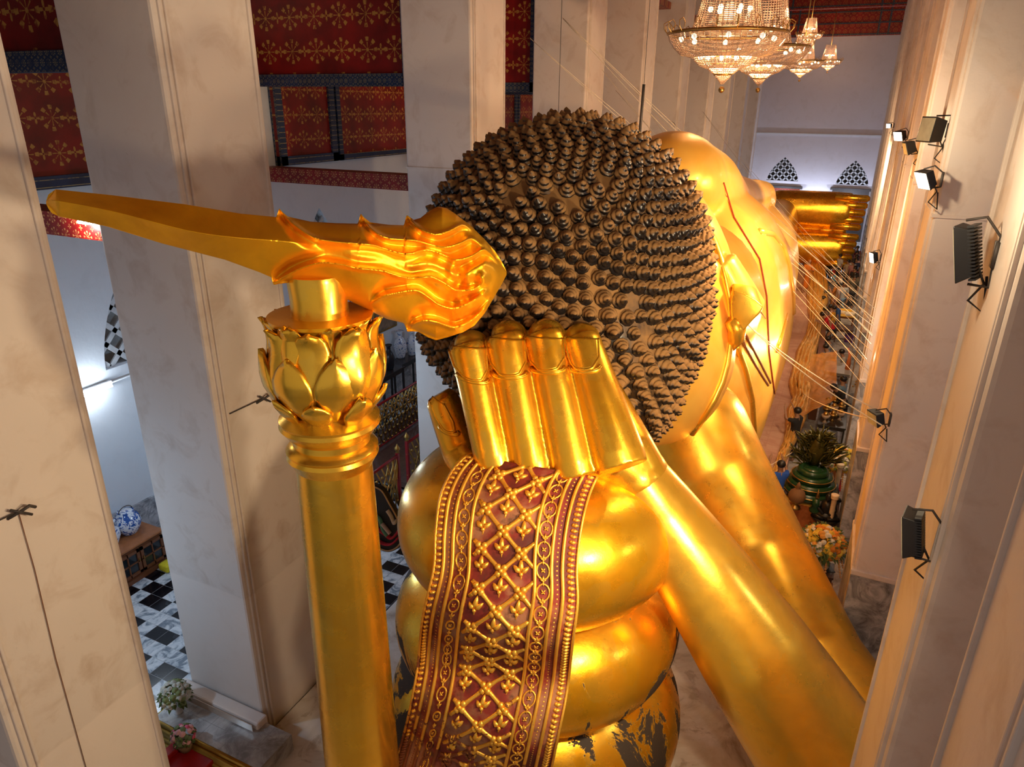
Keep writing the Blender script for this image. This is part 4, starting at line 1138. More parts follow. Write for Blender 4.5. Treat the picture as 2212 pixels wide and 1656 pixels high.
    r0 = b(mid(J['pel'], J['che']), (.150, .125)); q = b(J['che'], (.175, .128), r0); b(mid(J['che'], J['nk'], .8), .075, q)
    pl = b(J['pel'], (.165, .135), r0); pl = b(low, (.17, .14), pl)
    if robe or long:
        z1 = .12 if pose != 'kneel' else .08
        pl = b((0, J['pel'][1]*.5, (low[2]+z1)/2), (.17, .16), pl); b((0, .0, z1+.05), (.19, .17), pl)
    for (shp, el, wr, hp, kn, ft) in sl:
        s_ = b(shp, .070, q); e_ = b(mid(shp, el, .75), .058, s_)
        if robe: b(mid(el, wr, .6), .05, e_)
    skin_mesh('robe' if robe else ('dress' if long else 'shirt'), V2, E2, R2, cl(shirt), t)
    if not (robe or long):
        V3, E3, R3 = [tuple(c*k for c in J['pel'])], [], [(.155*k, .125*k)]
        for (shp, el, wr, hp, kn, ft) in sl:
            i = len(V3); V3 += [tuple(c*k for c in p) for p in ((J['pel'][0]+math.copysign(.09, kn[0]), J['pel'][1], J['pel'][2]-.08), mid(J['pel'], kn, .6), kn, mid(kn, ft, .85))]
            R3 += [.098*k, .088*k, .070*k, .056*k]; E3 += [(0, i), (i, i+1), (i+1, i+2), (i+2, i+3)]
        skin_mesh('trousers', V3, E3, R3, cl(pants), t)
    if hair:
        hx, hy, hz = [c*k for c in J['hd']]
        mb = MB().sphere((hx, hy-.018*k, hz+.035*k), (.105*k, .112*k, .098*k), 14)
        if cap: mb.sphere((hx, hy+.03*k, hz+.06*k), (.09*k, .12*k, .04*k), 10)
        o = mb.build('cap' if cap else 'hair', cl(cap) if cap else hair, t); o.location = (0, 0, 0); o.parent = t
    return t
def F_(px, py, z=0):
    p = at(px, py, z=z); p.x = min(p.x, .80 if z == 0 else -1.35); return p
WK = (.62, .60, .56); DK = (.03, .03, .035); JE = (.06, .09, .15)
PP = [
 ('person in a white shirt standing in front of the golden feet, hands together', F_(1752, 563, 1.0), 2.6, 'stand', WK, (.5, .48, .45), dict(arms='pray')),
 ('shaven monk in an orange robe standing on the ledge beside the body', F_(1737, 632, 1.0), 3.6, 'stand', (.62, .17, .01), DK, dict(robe=True, hair=None, arms='fwd')),
 ('person in dark grey standing at the back near the lowest golden toes', F_(1801, 583), 3.3, 'stand', (.10, .10, .12), DK, {}),
 ('person in a pink patterned shirt standing below the golden toes', F_(1823, 590), 3.3, 'stand', (.50, .26, .24), DK, {}),
 ('person in a tan shirt, farthest back beside the right wall', F_(1832, 574), 2.9, 'stand', (.30, .22, .14), DK, {}),
 ('person in a white cap and black top at the end of the gold cloth', F_(1786, 606), 2.4, 'stand', DK, DK, dict(cap=(.7, .7, .7))),
 ('person in a white top with a black bag behind the capped visitor', F_(1806, 612), 2.2, 'stand', (.5, .5, .5), DK, {}),
 ('person in a dark red shirt near the right wall among the crowd', F_(1848, 592), 3.0, 'stand', (.22, .03, .05), DK, {}),
 ('person in a purple top with arms raised by the right wall', F_(1862, 606), 3.1, 'stand', (.20, .08, .16), DK, dict(arms='up')),
 ('person in a red shirt kneeling at the far end of the gold cloth', F_(1798, 612), 1.4, 'kneel', (.45, .02, .02), JE, dict(arms='pray')),
 ('person in an olive shirt standing with arms crossed in the aisle', F_(1843, 660), 3.2, 'stand', (.16, .13, .08), DK, dict(arms='fwd')),
 ('person in dark camouflage standing against the right pillars', F_(1852, 668), 3.3, 'stand', (.08, .07, .05), DK, {}),
 ('tall person in a pale top and light blue trousers walking up the aisle', F_(1812, 682), 3.0, 'stand', (.42, .44, .46), (.16, .26, .38), {}),
 ('person in an orange and black patterned dress standing at the cloth', F_(1795, 682), 1.5, 'stand', (.42, .16, .03), DK, dict(long=True, arms='pray')),
 ('person in a cream shirt kneeling with bowed head beside the gold cloth', F_(1783, 672), 1.5, 'kneel', (.55, .44, .38), JE, dict(arms='pray')),
 ('black haired person in black kneeling before the one in cream', F_(1778, 686), 1.5, 'kneel', DK, DK, dict(arms='pray')),
 ('person in a bright yellow and orange shirt leaning over the gold cloth', F_(1791, 735), 1.5, 'stand', (.75, .36, .02), JE, dict(arms='fwd', h=1.5)),
 ('person in a blue shirt standing behind the one in yellow', F_(1800, 732), 1.6, 'stand', (.04, .12, .36), (.2, .15, .1), {}),
 ('person in a bright red top bending over the gold cloth', F_(1783, 752), 1.5, 'lean', (.55, .01, .02), DK, dict(arms='fwd')),
 ('person in a grey shirt kneeling below the one in red', F_(1788, 782), 1.6, 'kneel', (.20, .20, .22), DK, dict(arms='pray')),
 ('person in a shiny silver grey shirt crouching beside the sheer gold net', F_(1817, 812), 1.6, 'kneel', (.32, .31, .30), DK, {}),
 ('person in a blue floral shirt with a strap standing at the dark counters', F_(1822, 925), 1.2, 'stand', (.16, .26, .34), DK, dict(arms='fwd')),
 ('person all in black bending behind the blue floral shirt', F_(1806, 925), 2.2, 'lean', (.015, .015, .018), DK, {}),
 ('person in a white towel shawl standing behind the orange patterned dress', F_(1806, 660), 1.8, 'stand', (.60, .58, .55), DK, {}),
 ('person in a light blue shirt leaning in beside the one in cream', F_(1799, 650), 1.5, 'lean', (.10, .30, .45), DK, dict(arms='fwd')),
 ('dark haired person in brown kneeling at the cloth before the yellow shirt', F_(1782, 712), 1.5, 'kneel', (.12, .07, .04), DK, dict(arms='pray')),
 ('person in a peach blouse kneeling between the brown and the blue shirts', F_(1793, 706), 1.5, 'kneel', (.55, .32, .24), DK, dict(arms='pray')),
 ('person in pink trousers and striped top standing next to the tall visitor', F_(1802, 686), 1.7, 'stand', (.35, .30, .32), (.45, .25, .30), {}),
 ('person in a checked grey shirt kneeling lowest in the row at the cloth', F_(1783, 800), 1.5, 'kneel', (.26, .26, .30), DK, dict(arms='pray')),
 ('person in black reaching up beside the green altar piece', F_(1706, 1000), 1.0, 'stand', (.015, .015, .018), DK, dict(arms='up')),
]
for (lb, ft, rz, pose, sh_, pa, kw) in PP: person(lb, ft, rz, pose, sh_, pa, **kw)
bp_ = person('person in a blue lettered shirt reaching up to a thread at the ledge', F_(1668, 1128), .5, 'stand', (.02, .10, .55), (.05, .03, .04), arms='up', h=1.62)
o = MB().box((0, -.17, .82), (.26, .12, .28)).build('shoulder_bag', cl((.55, .02, .05)), bp_, False, .03); o.location = (0, 0, 0)
o = MB().tube([(.16, .06, 1.38), (.10, -.16, 1.3), (-.08, -.18, 1.05), (-.10, -.18, .92)], .022, 6).build('bag_strap', M['black'], bp_); o.location = (0, 0, 0)
o = MB().box((0, -.142, 1.32), (.10, .012, .03)).box((0, -.145, 1.24), (.26, .012, .035)).box((0, -.145, 1.17), (.20, .012, .03)).build('shirt_print', cl((.8, .8, .75)), bp_, False); o.location = (0, 0, 0)
for i in range(10):    # the packed crowd at the back
    cx_, cy_ = 1812+rnd.uniform(0, 50), 612+rnd.uniform(0, 40)
    lbs = ['person in grey deep in the crowd beside the olive shirt', 'dark haired person in maroon deep in the crowd', 'person in pale pink far back near the wall', 'person in navy half hidden in the crowd', 'person in black behind the tall walking visitor',
           'person in beige at the right edge of the crowd', 'person in dusty rose in front of the right wall', 'person in brown seated low in the crowd', 'person in white deep in the crowd under the lit lamp', 'person in teal between the crowd and the pillars']
    cs = [(.2, .2, .2), (.22, .05, .05), (.5, .3, .3), (.03, .04, .1), (.02, .02, .02), (.4, .32, .22), (.4, .2, .2), (.14, .08, .05), (.55, .55, .55), (.05, .2, .2)]
    person(lbs[i], F_(cx_, cy_), 3+rnd.uniform(-.5, .5), 'kneel' if i == 7 else 'stand', cs[i], DK, h=rnd.uniform(1.55, 1.75))
# ================================================================ GOLD CLOTH ALONG THE LEDGE
def fabric(name, ca, r=.35, m=0, alpha=None, crumple=True):
    q = N(name); q.base(q.ramp(q.noise(3, 5), [(.35, tuple(c*.7 for c in ca)), (.65, ca)])).set(r, m)
    q.bump(q.noise(5, 6, .6, dist=1.2), .7, .06)
    if alpha: q.b.inputs['Alpha'].default_value = alpha
    return q.m
M['goldcloth'] = fabric('gold_satin', (.95, .55, .13), .32, .5); M['net'] = fabric('sheer_gold_net', (.95, .42, .07), .5, .1, .62); M['orangecloth'] = fabric('orange_cloth', (.50, .13, .02), .6)
pts = [((1734, 562), (1780, 572)), ((1742, 600), (1788, 612)), ((1742, 640), (1790, 645)), ((1748, 690), (1776, 690)), ((1742, 720), (1772, 722)), ((1722, 755), (1764, 758)), ((1712, 792), (1756, 792)), ((1704, 827), (1750, 828)), ((1712, 862), (1748, 862)), ((1697, 892), (1744, 892)), ((1697, 925), (1732, 925)), ((1692, 957), (1716, 957)), ((1674, 1005), (1694, 1003)), ((1652, 1060), (1672, 1055)), ((1632, 1125), (1652, 1120))]
mb = MB(); rows = []; nL = 150
lft = resample([p[0] for p in pts], nL); rgt = resample([p[1] for p in pts], nL)
for i in range(nL):
    a, b_ = at(*lft[i], z=1.04), at(*rgt[i], z=1.04); row = []
    for j in range(27):
        t = j/26; p = a.lerp(b_, t); wv = noise.noise(Vector((i*.21, j*.30, 0)))*.5+noise.noise(Vector((i*.5, j*.7, 4)))*.3+.25*math.sin(j*1.3+i*.17+2*noise.noise(Vector((i*.1, 0, 0))))
        z = 1.06+.30*math.sin(PI*t)**.6*(.75+wv) ; p.z = max(1.03, z) if 0 < j < 26 else 1.03
        p.x += .05*noise.noise(Vector((i*.3, j*.3, 9))); row.append(p)
    rows.append(row)
o = mb.grid(rows).build('gold_cloth', M['goldcloth'], None, origin=tuple(rows[70][13])); o.modifiers.new('s', 'SOLIDIFY').thickness = .02
tag(o, 'long crumpled shiny gold cloth laid along the pink ledge beside the statue', 'cloth')
rows = []
cor = [at(1757, 765, z=1.35), at(1808, 758, z=1.5), at(1700, 915, z=1.25), at(1806, 862, z=1.4)]
for i in range(30):
    row = []
    for j in range(24):
        u, v = j/23, i/29; p = cor[0].lerp(cor[1], u).lerp(cor[2].lerp(cor[3], u), v); p.z += -.35*math.sin(PI*v)*math.sin(PI*u)+.08*noise.noise(Vector((i*.3, j*.3, 1))); row.append(p)
    rows.append(row)
o = MB().grid(rows).build('gold_net', M['net'], None, origin=tuple(rows[15][12])); tag(o, 'sheer orange gold netting held out over the ledge by the kneeling visitors', 'cloth')
o = MB().prism([at(1770, 720, z=0)+Vector((.0, 0, 0)), at(1770, 720, z=0)+Vector((.25, 0, 0)), at(1745, 905, z=0)+Vector((.3, 0, 0)), at(1745, 905, z=0)], (0, 0, .95)).build('ledge_rail', M['wood'], None, False); tag(o, 'dark wooden kneeling rail at the foot of the gold cloth', 'rail')
# ================================================================ ALTAR, TABLES AND OFFERINGS ON THE RIGHT
def table(px, py, z, w_, d, label, name='wooden_table', top=None, rz=0, mat=None, legs=True, skirt=None, h=None):
    c = at(px, py, z=z); c.x = min(c.x, 1.10-w_/2); t = thing(name, label, 'table', (c.x, c.y, 0)); mat = mat or M['wood']
    MB().box((c.x, c.y, z-.03), (w_, d, .06)).build('tabletop', top or mat, t, False, .01)
    if legs:
        for sx in (-1, 1):
            for sy in (-1, 1): MB().box((c.x+sx*(w_/2-.06), c.y+sy*(d/2-.06), (z-.06)/2), (.06, .06, z-.06)).build('leg', mat, t, False)
        MB().box((c.x, c.y-d/2+.06, z*.3), (w_-.15, .04, .05)).box((c.x, c.y, z-.12), (w_-.1, d-.1, .10)).build('apron', mat, t, False)
    if skirt:
        ring = []; n = 120
        for zz, ex in ((z-.02, .0), (z*.5, .03), (.03, .07)):
            r = []
            for i in range(n):
                a = 2*PI*i/n; cx_, cy_ = math.cos(a), math.sin(a); k = max(abs(cx_), abs(cy_)); f = .018*math.sin(i*PI*.75)*(1 if zz < z-.1 else .3)
                r.append(Vector((c.x+cx_/k*(w_/2+.02+ex+f), c.y+cy_/k*(d/2+.02+ex+f), zz)))
            ring.append(r)
        MB().loft(ring, False).build('pleated_skirt', skirt, t)
    return t, c
table(1745, 1072, 1.0, 1.5, 1.1, 'altar table with a pleated orange skirt under the green coiled serpent', 'altar_table', simple('yellow_cloth', (.75, .36, .05), .6), skirt=M['orangecloth'], legs=False)
def place(px, py, z, lim=.95):
    p = at(px, py, z=z); p.x = min(p.x, lim); return p
M['green'] = simple('dark_green_glaze', (.015, .06, .02), .25, scale=14); M['greengold'] = simple('gilded_green', (.11, .10, .02), .3, .4, .5, 18)
c = place(1747, 1066, 1.0); t = thing('naga_throne', 'dark green coiled serpent throne crowned by a hood of flame shaped leaves', 'sculpture', tuple(c))
mb = MB()
for k, (r, z) in enumerate(((.62, .16), (.55, .40), (.46, .62), (.34, .80))):
    mb.tube([c+Vector((r*math.cos(q*PI/20), r*math.sin(q*PI/20), z)) for q in range(40)], .15-.012*k, 12, closed=True)
    mb.lathe([(r*.98, z-.12), (r*.98, z+.1)], c, 32)
mb.build('coils', M['green'], t)
mb = MB()
for (r, z) in ((.765, .20), (.69, .44), (.59, .66)): mb.tube([c+Vector((r*math.cos(q*PI/30), r*math.sin(q*PI/30), z+.05*0)) for q in range(60)], .02, 6, closed=True)
mb.build('gold_bands', M['brass'], t)
mb = MB(); rr = random.Random(3)
for k in range(230):
    u = rr.uniform(-1, 1); v = rr.uniform(0, 1); w_ = .62*math.sin(PI*min(1, v*.8+.15))
    b0 = c+Vector((u*w_, .12*rr.uniform(-1, 1)+.25, .85+v*1.05)); d = Vector((u*.6+rr.uniform(-.3, .3), rr.uniform(-.5, .2), rr.uniform(.1, .9))).normalized()
    L_ = rr.uniform(.20, .38); s1 = Vector((rr.uniform(-.5, .5), rr.uniform(-.5, .5), .3))*.08
    mb.tube([b0, b0+d*L_*.4+s1*.5, b0+d*L_*.8+s1, b0+d*L_*1.15], [.03, .075, .05, .006], 5, flat=.4)
mb.lathe([(.10, .8), (.20, 1.1), (.30, 1.4), (.18, 1.8), (.05, 1.98)], c+Vector((0, .3, 0)), 16)
mb.build('leafy_hood', M['greengold'], t)
c = place(1717, 1096, 1.0)
t = thing('egg_ornament', 'brown egg shaped ornament with a pointed top on a small gold stand', 'ornament', tuple(c))
MB().lathe([(.16, 0), (.15, .05), (.06, .10), (.07, .16), (.15, .20)], c, 20).build('stand', M['brass'], t)
MB().lathe([(.08, .19), (.21, .27), (.25, .40), (.20, .54), (.09, .63), (.05, .66), (.075, .71), (.05, .78), (.01, .86)], c, 24).build('egg', simple('brown_beads', (.26, .12, .04), .6, scale=40, bump=.8), t)
c = place(1760, 1104, 1.0); t = thing('green_figurine', 'small seated green figurine with a gilded headdress on the altar table', 'figurine', tuple(c))
MB().lathe([(.16, 0), (.17, .08), (.10, .16), (.13, .22), (.12, .34), (.05, .42)], c, 18).build('figure', M['green'], t)
MB().sphere(c+Vector((0, 0, .48)), .06, 10).lathe([(.06, .5), (.03, .6), (.005, .74)], c, 10).build('headdress', M['brass'], t)
def frame_(px, py, z, w_, h, label, tilt=.2, rz=0, img=(.5, .35, .25)):
    c = place(px, py, z); t = thing('picture_frame', label, 'picture', tuple(c)); t.rotation_euler = (-tilt, 0, rz)
    o = MB().box((0, 0, h/2), (w_, .03, h)).build('frame', M['brass'], t, False, .01); o.location = (0, 0, 0)
    o = MB().box((0, -.018, h/2), (w_*.8, .01, h*.84)).build('picture', simple('faded_picture', img, .3, scale=9, var=.6), t, False); o.location = (0, 0, 0)
    return t
frame_(1784, 1072, 1.0, .32, .42, 'small framed photograph leaning beside the green serpent throne', .25, .35)
M['wax'] = simple('ivory_wax', (.80, .62, .40), .45)
def candle(px, py, z, h, label):
    c = place(px, py, z); t = thing('candle', label, 'candle', tuple(c))
    MB().lathe([(.085, 0), (.075, .05), (.068, h*.8), (.07, h*.82), (.10, h*.92), (.11, h), (.075, h)], c, 20).build('wax', M['wax'], t)
    MB().lathe([(.10, h*.86), (.105, h*.9), (.10, h*.94)], c, 20).build('drip_rim', M['wax'], t)
candle(1812, 1042, .9, 1.0, 'tall ivory candle in front of the yellow bouquet'); candle(1792, 1130, .8, .95, 'ivory candle standing between the bouquet and the altar table'); candle(1870, 1070, .9, .9, 'ivory candle half hidden by the yellow pillar edge')
table(1822, 1105, .82, .62, 1.6, 'low dark table crowded with bronze figures by the pillar', mat=simple('dark_wood', (.06, .025, .015), .4))
t_, c_ = table(1770, 1225, .85, .8, .7, 'dark wooden stand carrying the large front bouquet', mat=simple('dark_wood_stand', (.08, .03, .016), .4))
table(1835, 1050, .80, .7, .8, 'red covered bench behind the bronze figures', mat=simple('red_cloth_bench', (.42, .01, .012), .7))
M['bronze'] = simple('dark_bronze', (.09, .085, .08), .35, .6)
def monk_statue(px, py, z, s, label, mat):
    c = place(px, py, z, 1.08-.36*s); t = thing('seated_figurine', label, 'figurine', tuple(c))
    mb = MB(); P = lambda x, y, zz: c+Vector((x, y, zz))*s
    mb.sphere(P(0, 0, .16), (.34*s, .26*s, .15*s), 16); mb.tube([P(0, .02, .1), P(0, .03, .35), P(0, .02, .55), P(0, .0, .64)], [.22*s, .19*s, .18*s, .07*s], 14)
    for q in (-1, 1): mb.tube([P(.17*q, 0, .56), P(.25*q, -.03, .36), P(.08*q, -.20, .26)], [.07*s, .06*s, .05*s], 10); mb.tube([P(.10*q, .05, .12), P(.32*q, -.10, .10), P(.05*q, -.24, .12)], [.11*s, .10*s, .06*s], 10)
    mb.build('seated_body', mat, t); MB().sphere(P(0, -.01, .76), (.10*s, .11*s, .13*s), 14).sphere(P(0, 0, .88), .05*s, 8).build('head', mat, t)
    MB().lathe([(.36*s, -.02), (.38*s, .03), (.33*s, .06)], c, 20).build('pedestal', mat, t)
monk_statue(1822, 1085, .84, .9, 'dark bronze seated figure next to the tall candle', M['bronze']); monk_statue(1826, 1130, .84, .95, 'blackened bronze seated figure lowest beside the pillar edge', simple('black_bronze', (.03, .025, .022), .35, .5))
monk_statue(1842, 1090, .82, 1.0, 'large grey bronze seated monk figure on the red bench', simple('grey_bronze', (.16, .17, .18), .35, .5)); monk_statue(1846, 1030, .82, .55, 'small gold brown seated figure against the far pillar', M['brass'])
def vase(px, py, z, prof, mat, label, name='vase', cat='vase', s=1, bloom=None, rim=None):
    c = place(px, py, z); t = thing(name, label, cat, tuple(c)); MB().lathe([(r*s, q*s) for r, q in prof], c, 24).build('body', mat, t)
    if rim: MB().tube([c+Vector((rim[0]*s*math.cos(q*PI/10), rim[0]*s*math.sin(q*PI/10), rim[1]*s)) for q in range(20)], .012*s, 6, closed=True).build('rim', mat, t)
    return t, c
def rose(mb, p, r, m, n=None):
    n = n or Vector((0, 0, 1)); q = n.to_track_quat('Z', 'Y').to_matrix()
    for (rr_, z0, z1, a0) in ((1, -.3, .25, 0), (.72, -.1, .42, .6), (.42, 0, .55, 1.2)):
        rings = []
        for zz, k in ((z0, .55), ((z0+z1)/2, .95), (z1, .8)):
            rings.append([p+q@(Vector((math.cos(2*PI*i/10+a0)*rr_*k*(1+.12*math.sin(i*2.5+a0)), math.sin(2*PI*i/10+a0)*rr_*k, zz))*r) for i in range(10)])
        mb.loft(rings, True, m)
def bouquet(t, c, R, h0, cols, seed, n=60, droop=True, fr=.10, squash=.75):
    r_ = random.Random(seed); mb = MB(); mats = [cl(x) for x in cols]
    for i in range(n):
        z = 1-1.5*(i+.5)/n; a = i*2.39996+r_.uniform(-.2, .2); q = math.sqrt(max(0, 1-z*z)); d = Vector((q*math.cos(a), q*math.sin(a), z))
        p = c+Vector((d.x*R, d.y*R, h0+d.z*R*squash)); m = (int((a % 6.28)/6.28*len(cols)*1.7)+r_.randint(0, 1)) % len(cols)
        rose(mb, p, fr*r_.uniform(.8, 1.25), m, d)
    mb.build('flowers', mats, t)
    lv = MB()
    for i in range(n):
        a = r_.uniform(0, 6.28); z = r_.uniform(-.6, .9); q = math.sqrt(1-z*z); d = Vector((q*math.cos(a), q*math.sin(a), z)); p = c+Vector((d.x*R*.85, d.y*R*.85, h0+d.z*R*squash*.85))
        lv.tube([p, p+d*R*.25, p+d*R*.42+Vector((0, 0, -.04))], [.01, .04, .003], 5, flat=.3)
    lv.build('leaves', cl((.10, .14, .03)), t)
    if droop:
        dm = MB()
        for i in range(8):
            a = i*.785+.3; p = c+Vector((math.cos(a)*R*.85, math.sin(a)*R*.85, h0-R*.35))
            for k in range(9): dm.sphere(p+Vector((math.cos(a)*.02*k, math.sin(a)*.02*k, -.065*k)), .04-.002*k, 6)
        dm.build('hanging_sprays', cl((.72, .34, .10)), t)
YEL, ORG, WHT, GRN = (.85, .55, .05), (.80, .26, .02), (.80, .74, .60), (.55, .50, .08)
t, c = vase(1768, 1222, .88, ((.13, 0), (.22, .02), (.24, .05), (.10, .10), (.09, .16), (.24, .26), (.28, .34), (.2, .34)), simple('cream_glaze', (.62, .52, .34), .2), 'large dome bouquet of yellow orange and white flowers on a footed bowl', 'flower_arrangement', 'flowers')
bouquet(t, c, .52, .72, (YEL, (.82, .38, .06), WHT, YEL, ORG, (.85, .60, .15), WHT), 5, 150, fr=.085)
t, c = vase(1808, 1030, .9, ((.12, 0), (.16, .1), (.10, .25), (.14, .3)), simple('amber_glass', (.5, .3, .1), .2), 'yellow and white bouquet behind the tall ivory candle', 'flower_arrangement', 'flowers')
bouquet(t, c, .50, .62, (YEL, WHT, GRN, YEL, ORG), 9, 90)
c = place(1770, 1224, .85); o = MB().box(c, (.62, .5, .03), .5).build('tray', M['black'], None, False, .01, origin=tuple(c)); tag(o, 'flat black tray under the footed flower bowl', 'tray')
def stool(px, py, z, w_, label):
    c = place(px, py, z); t = thing('wooden_stool', label, 'stool', (c.x, c.y, 0)); mt = simple('stool_wood', (.33, .12, .035), .45)
    MB().box((c.x, c.y, z-.02), (w_, w_*.8, .05)).build('seat', mt, t, False, .01)
    for sx in (-1, 1):
        for sy in (-1, 1): MB().box((c.x+sx*w_*.42, c.y+sy*w_*.32, (z-.04)/2), (.05, .05, z-.04)).build('leg', mt, t, False)
    MB().box((c.x, c.y-w_*.32, z*.45), (w_*.84, .03, .05)).box((c.x, c.y+w_*.32, z*.35), (w_*.84, .03, .05)).build('stretcher', mt, t, False); return t, c
stool(1775, 1262, .62, .52, 'brown wooden stool holding a ball of white thread, below the bouquet'); stool(1755, 1238, .60, .42, 'second brown stool mostly behind the one with the thread ball')
c = place(1778, 1258, .66); t = thing('thread_ball', 'ball of white sacred thread lying on the wooden stool', 'thread ball', tuple(c)); MB().sphere(c+Vector((0, 0, .04)), (.09, .07, .065), 14).build('ball', M['thread'], t)
MB().tube([c+Vector((-.05, 0, .03)), c+Vector((-.16, -.04, .0)), c+Vector((-.2, .04, 0)), c+Vector((-.12, .10, .0)), c+Vector((-.16, .02, 0)), c+Vector((-.24, .1, .25))], .006, 5).build('loose_end', M['thread'], t)
# shelves, box, bowl and stacks farther down the aisle
t, c = table(1842, 678, .9, 1.1, 1.3, 'side table heaped with yellow and white folded cloths', top=cl((.75, .45, .06)))
for k, (dx, dy, w_, col, lb) in enumerate(((-.1, .3, .9, (.85, .50, .05), 'rolled bright yellow cloth at the back of the side table'), (-.2, -.2, .5, (.8, .74, .6), 'folded white cloth bundle on the left of the side table'), (.3, -.25, .5, (.8, .72, .58), 'folded cream cloth bundle on the right of the side table'), (.25, -.5, .45, (.78, .74, .66), 'folded white cloth bundle at the front of the side table'))):
    o = MB().box((c.x+dx, c.y+dy, .98), (w_, .26, .16)).build('folded_cloth', cl(col), None, True, .04, origin=(c.x+dx, c.y+dy, .9)); tag(o, lb, 'cloth')
t, c = table(1836, 708, .8, .9, .9, 'dark slatted shelf table in front of the cloth bundles', mat=simple('shelf_wood', (.10, .04, .02), .5))
c = place(1838, 738, 0); o = MB().box(c+Vector((0, 0, .2)), (.42, .42, .4)).box(c+Vector((0, 0, .41)), (.45, .45, .04)).build('storage_box', cl((.12, .03, .20)), None, False, .02, origin=tuple(c)); tag(o, 'small purple box standing on the aisle floor', 'box')
c = place(1850, 738, 0); o = MB().lathe([(.12, 0), (.24, .18), (.26, .2), (.26, .24), (.1, .26)], c, 24).build('metal_bowl', simple('steel', (.6, .6, .6), .2, 1), None, origin=tuple(c)); tag(o, 'silver metal bowl on the floor right of the purple box', 'bowl')
t, c = table(1822, 795, .9, 1.1, 1.6, 'grey topped counter beside the netting', mat=simple('grey_counter', (.30, .27, .24), .4))
c = place(1846, 835, .1); o = MB().tube([c, c+Vector((0, 0, .5)), c+Vector((.02, .02, 1.1)), c+Vector((0, .05, 1.5))], [.24, .20, .16, .08], 12, flat=.6).build('hanging_robe', M['orangecloth'], None, origin=tuple(c)); tag(o, 'orange robe hanging beside the grey counter', 'cloth')
c = place(1864, 767, 1.2); o = MB().lathe([(.02, -.02), (.26, -.02), (.27, 0), (.26, .02), (.02, .02)], (0, 0, 0), 24, M=Matrix.Rotation(1.3, 3, 'Y')).build('round_fan', cl((.75, .16, .14)), None); o.location = c; tag(o, 'round red fan leaning against the yellow pillars', 'fan')
t, c = table(1840, 900, .95, 1.0, 2.6, 'long dark counter with glass pieces at the lower end of the crowd', mat=simple('black_counter', (.02, .016, .014), .3))
for k in range(9):
    p = c+Vector((.25*(k % 3-1), -1.0+.26*k, 0)); mt = M['brass'] if k % 2 else M['crystal']
    t = thing('offering_bowl', ['lit golden offering bowl at the near end of the dark counter', 'brass bowl second from the near end of the dark counter', 'glass bowl third along the dark counter', 'brass bowl fourth along the dark counter', 'glass bowl midway along the dark counter', 'brass bowl just past the middle of the dark counter', 'glass bowl third from the far end of the counter', 'brass bowl second from the far end of the counter', 'glass bowl at the far end of the counter'][k], 'bowl', tuple(p))
    MB().lathe([(.10, 0), (.03, .06), (.03, .12), (.13, .2), (.16, .3), (.12, .3)], p, 18).build('bowl', mt, t); MB().sphere(p+Vector((0, 0, .32)), (.1, .1, .12), 10).build('lid', M['brass'], t)
for (px, py) in ((1862, 886), (1858, 838)):
    p = at(px, py, z=1.5); t = thing('table_lamp', 'glowing warm lamp among the golden offerings%s' % (', lower' if py > 860 else ', upper'), 'lamp', tuple(p)); MB().sphere(p, .06, 10).build('bulb', M['bulb'], t); MB().lathe([(.08, -.6), (.02, -.56), (.02, -.05)], p, 10).build('stem', M['brass'], t)
t = thing('gilded_tree', 'glittering gold offering tree against the pillar above the counter', 'ornament', tuple(at(1860, 850, z=1.0)))
p = Vector(t.location); mb = MB().lathe([(.2, 0), (.05, .1), (.03, 1.1)], p, 10); rr = random.Random(8)
for k in range(90): a = rr.uniform(0, 6.28); z = rr.uniform(.2, 1.25); r = .36*(1.3-z)*rr.uniform(.4, 1); mb.sphere(p+Vector((r*math.cos(a), r*math.sin(a), z)), .035, 6)
mb.build('branches', M['brass'], t)
# ================================================================ LEFT AISLE
def left_cab():
    x0, x1, y0, y1 = -16.65, -15.72, 8.6, 10.9; zt = at(341, 1150, x=-15.72).z
    t = thing('glass_cabinet', 'low brown wooden cabinet with glazed double doors under the blue vases', 'cabinet', ((x0+x1)/2, (y0+y1)/2, 0))
    MB().box(((x0+x1)/2, (y0+y1)/2, zt/2), (x1-x0-.06, y1-y0-.06, zt-.05)).build('carcass', M['wood'], t, False)
    MB().box(((x0+x1)/2, (y0+y1)/2, zt), (x1-x0+.06, y1-y0+.06, .06)).build('top_board', simple('polished_wood', (.42, .15, .05), .25), t, False, .015)
    MB().box(((x0+x1)/2, (y0+y1)/2, .06), (x1-x0+.04, y1-y0+.04, .12)).build('plinth', M['wood'], t, False)
    for k in range(3):
        ya = y0+.08+k*.74; yb = ya+.70; za, zb = .20, zt-.12; yc = (ya+yb)/2; mb = MB()
        for q in ((ya+.04, .08), (yb-.04, .08), (yc, .03)): mb.box((x1-.0, q[0], (za+zb)/2), (.05, q[1], zb-za))
        for q in ((za+.04, .08), (zb-.04, .08), ((za+zb)/2, .03)): mb.box((x1, yc, q[0]), (.05, yb-ya, q[1]))
        d = mb.build('door', M['wood'], t, False)
        g = MB().box((x1-.015, yc, (za+zb)/2), (.01, yb-ya-.1, zb-za-.1)).build('glass', M['blackglass'], d, False); g.location = (0, 0, 0)
        h = MB().box((x1+.04, yb-.05 if k % 2 else ya+.05, (za+zb)/2+.05), (.02, .02, .09)).build('handle', M['brass'], d, False); h.location = (0, 0, 0)
    return zt
zt = left_cab()+.03
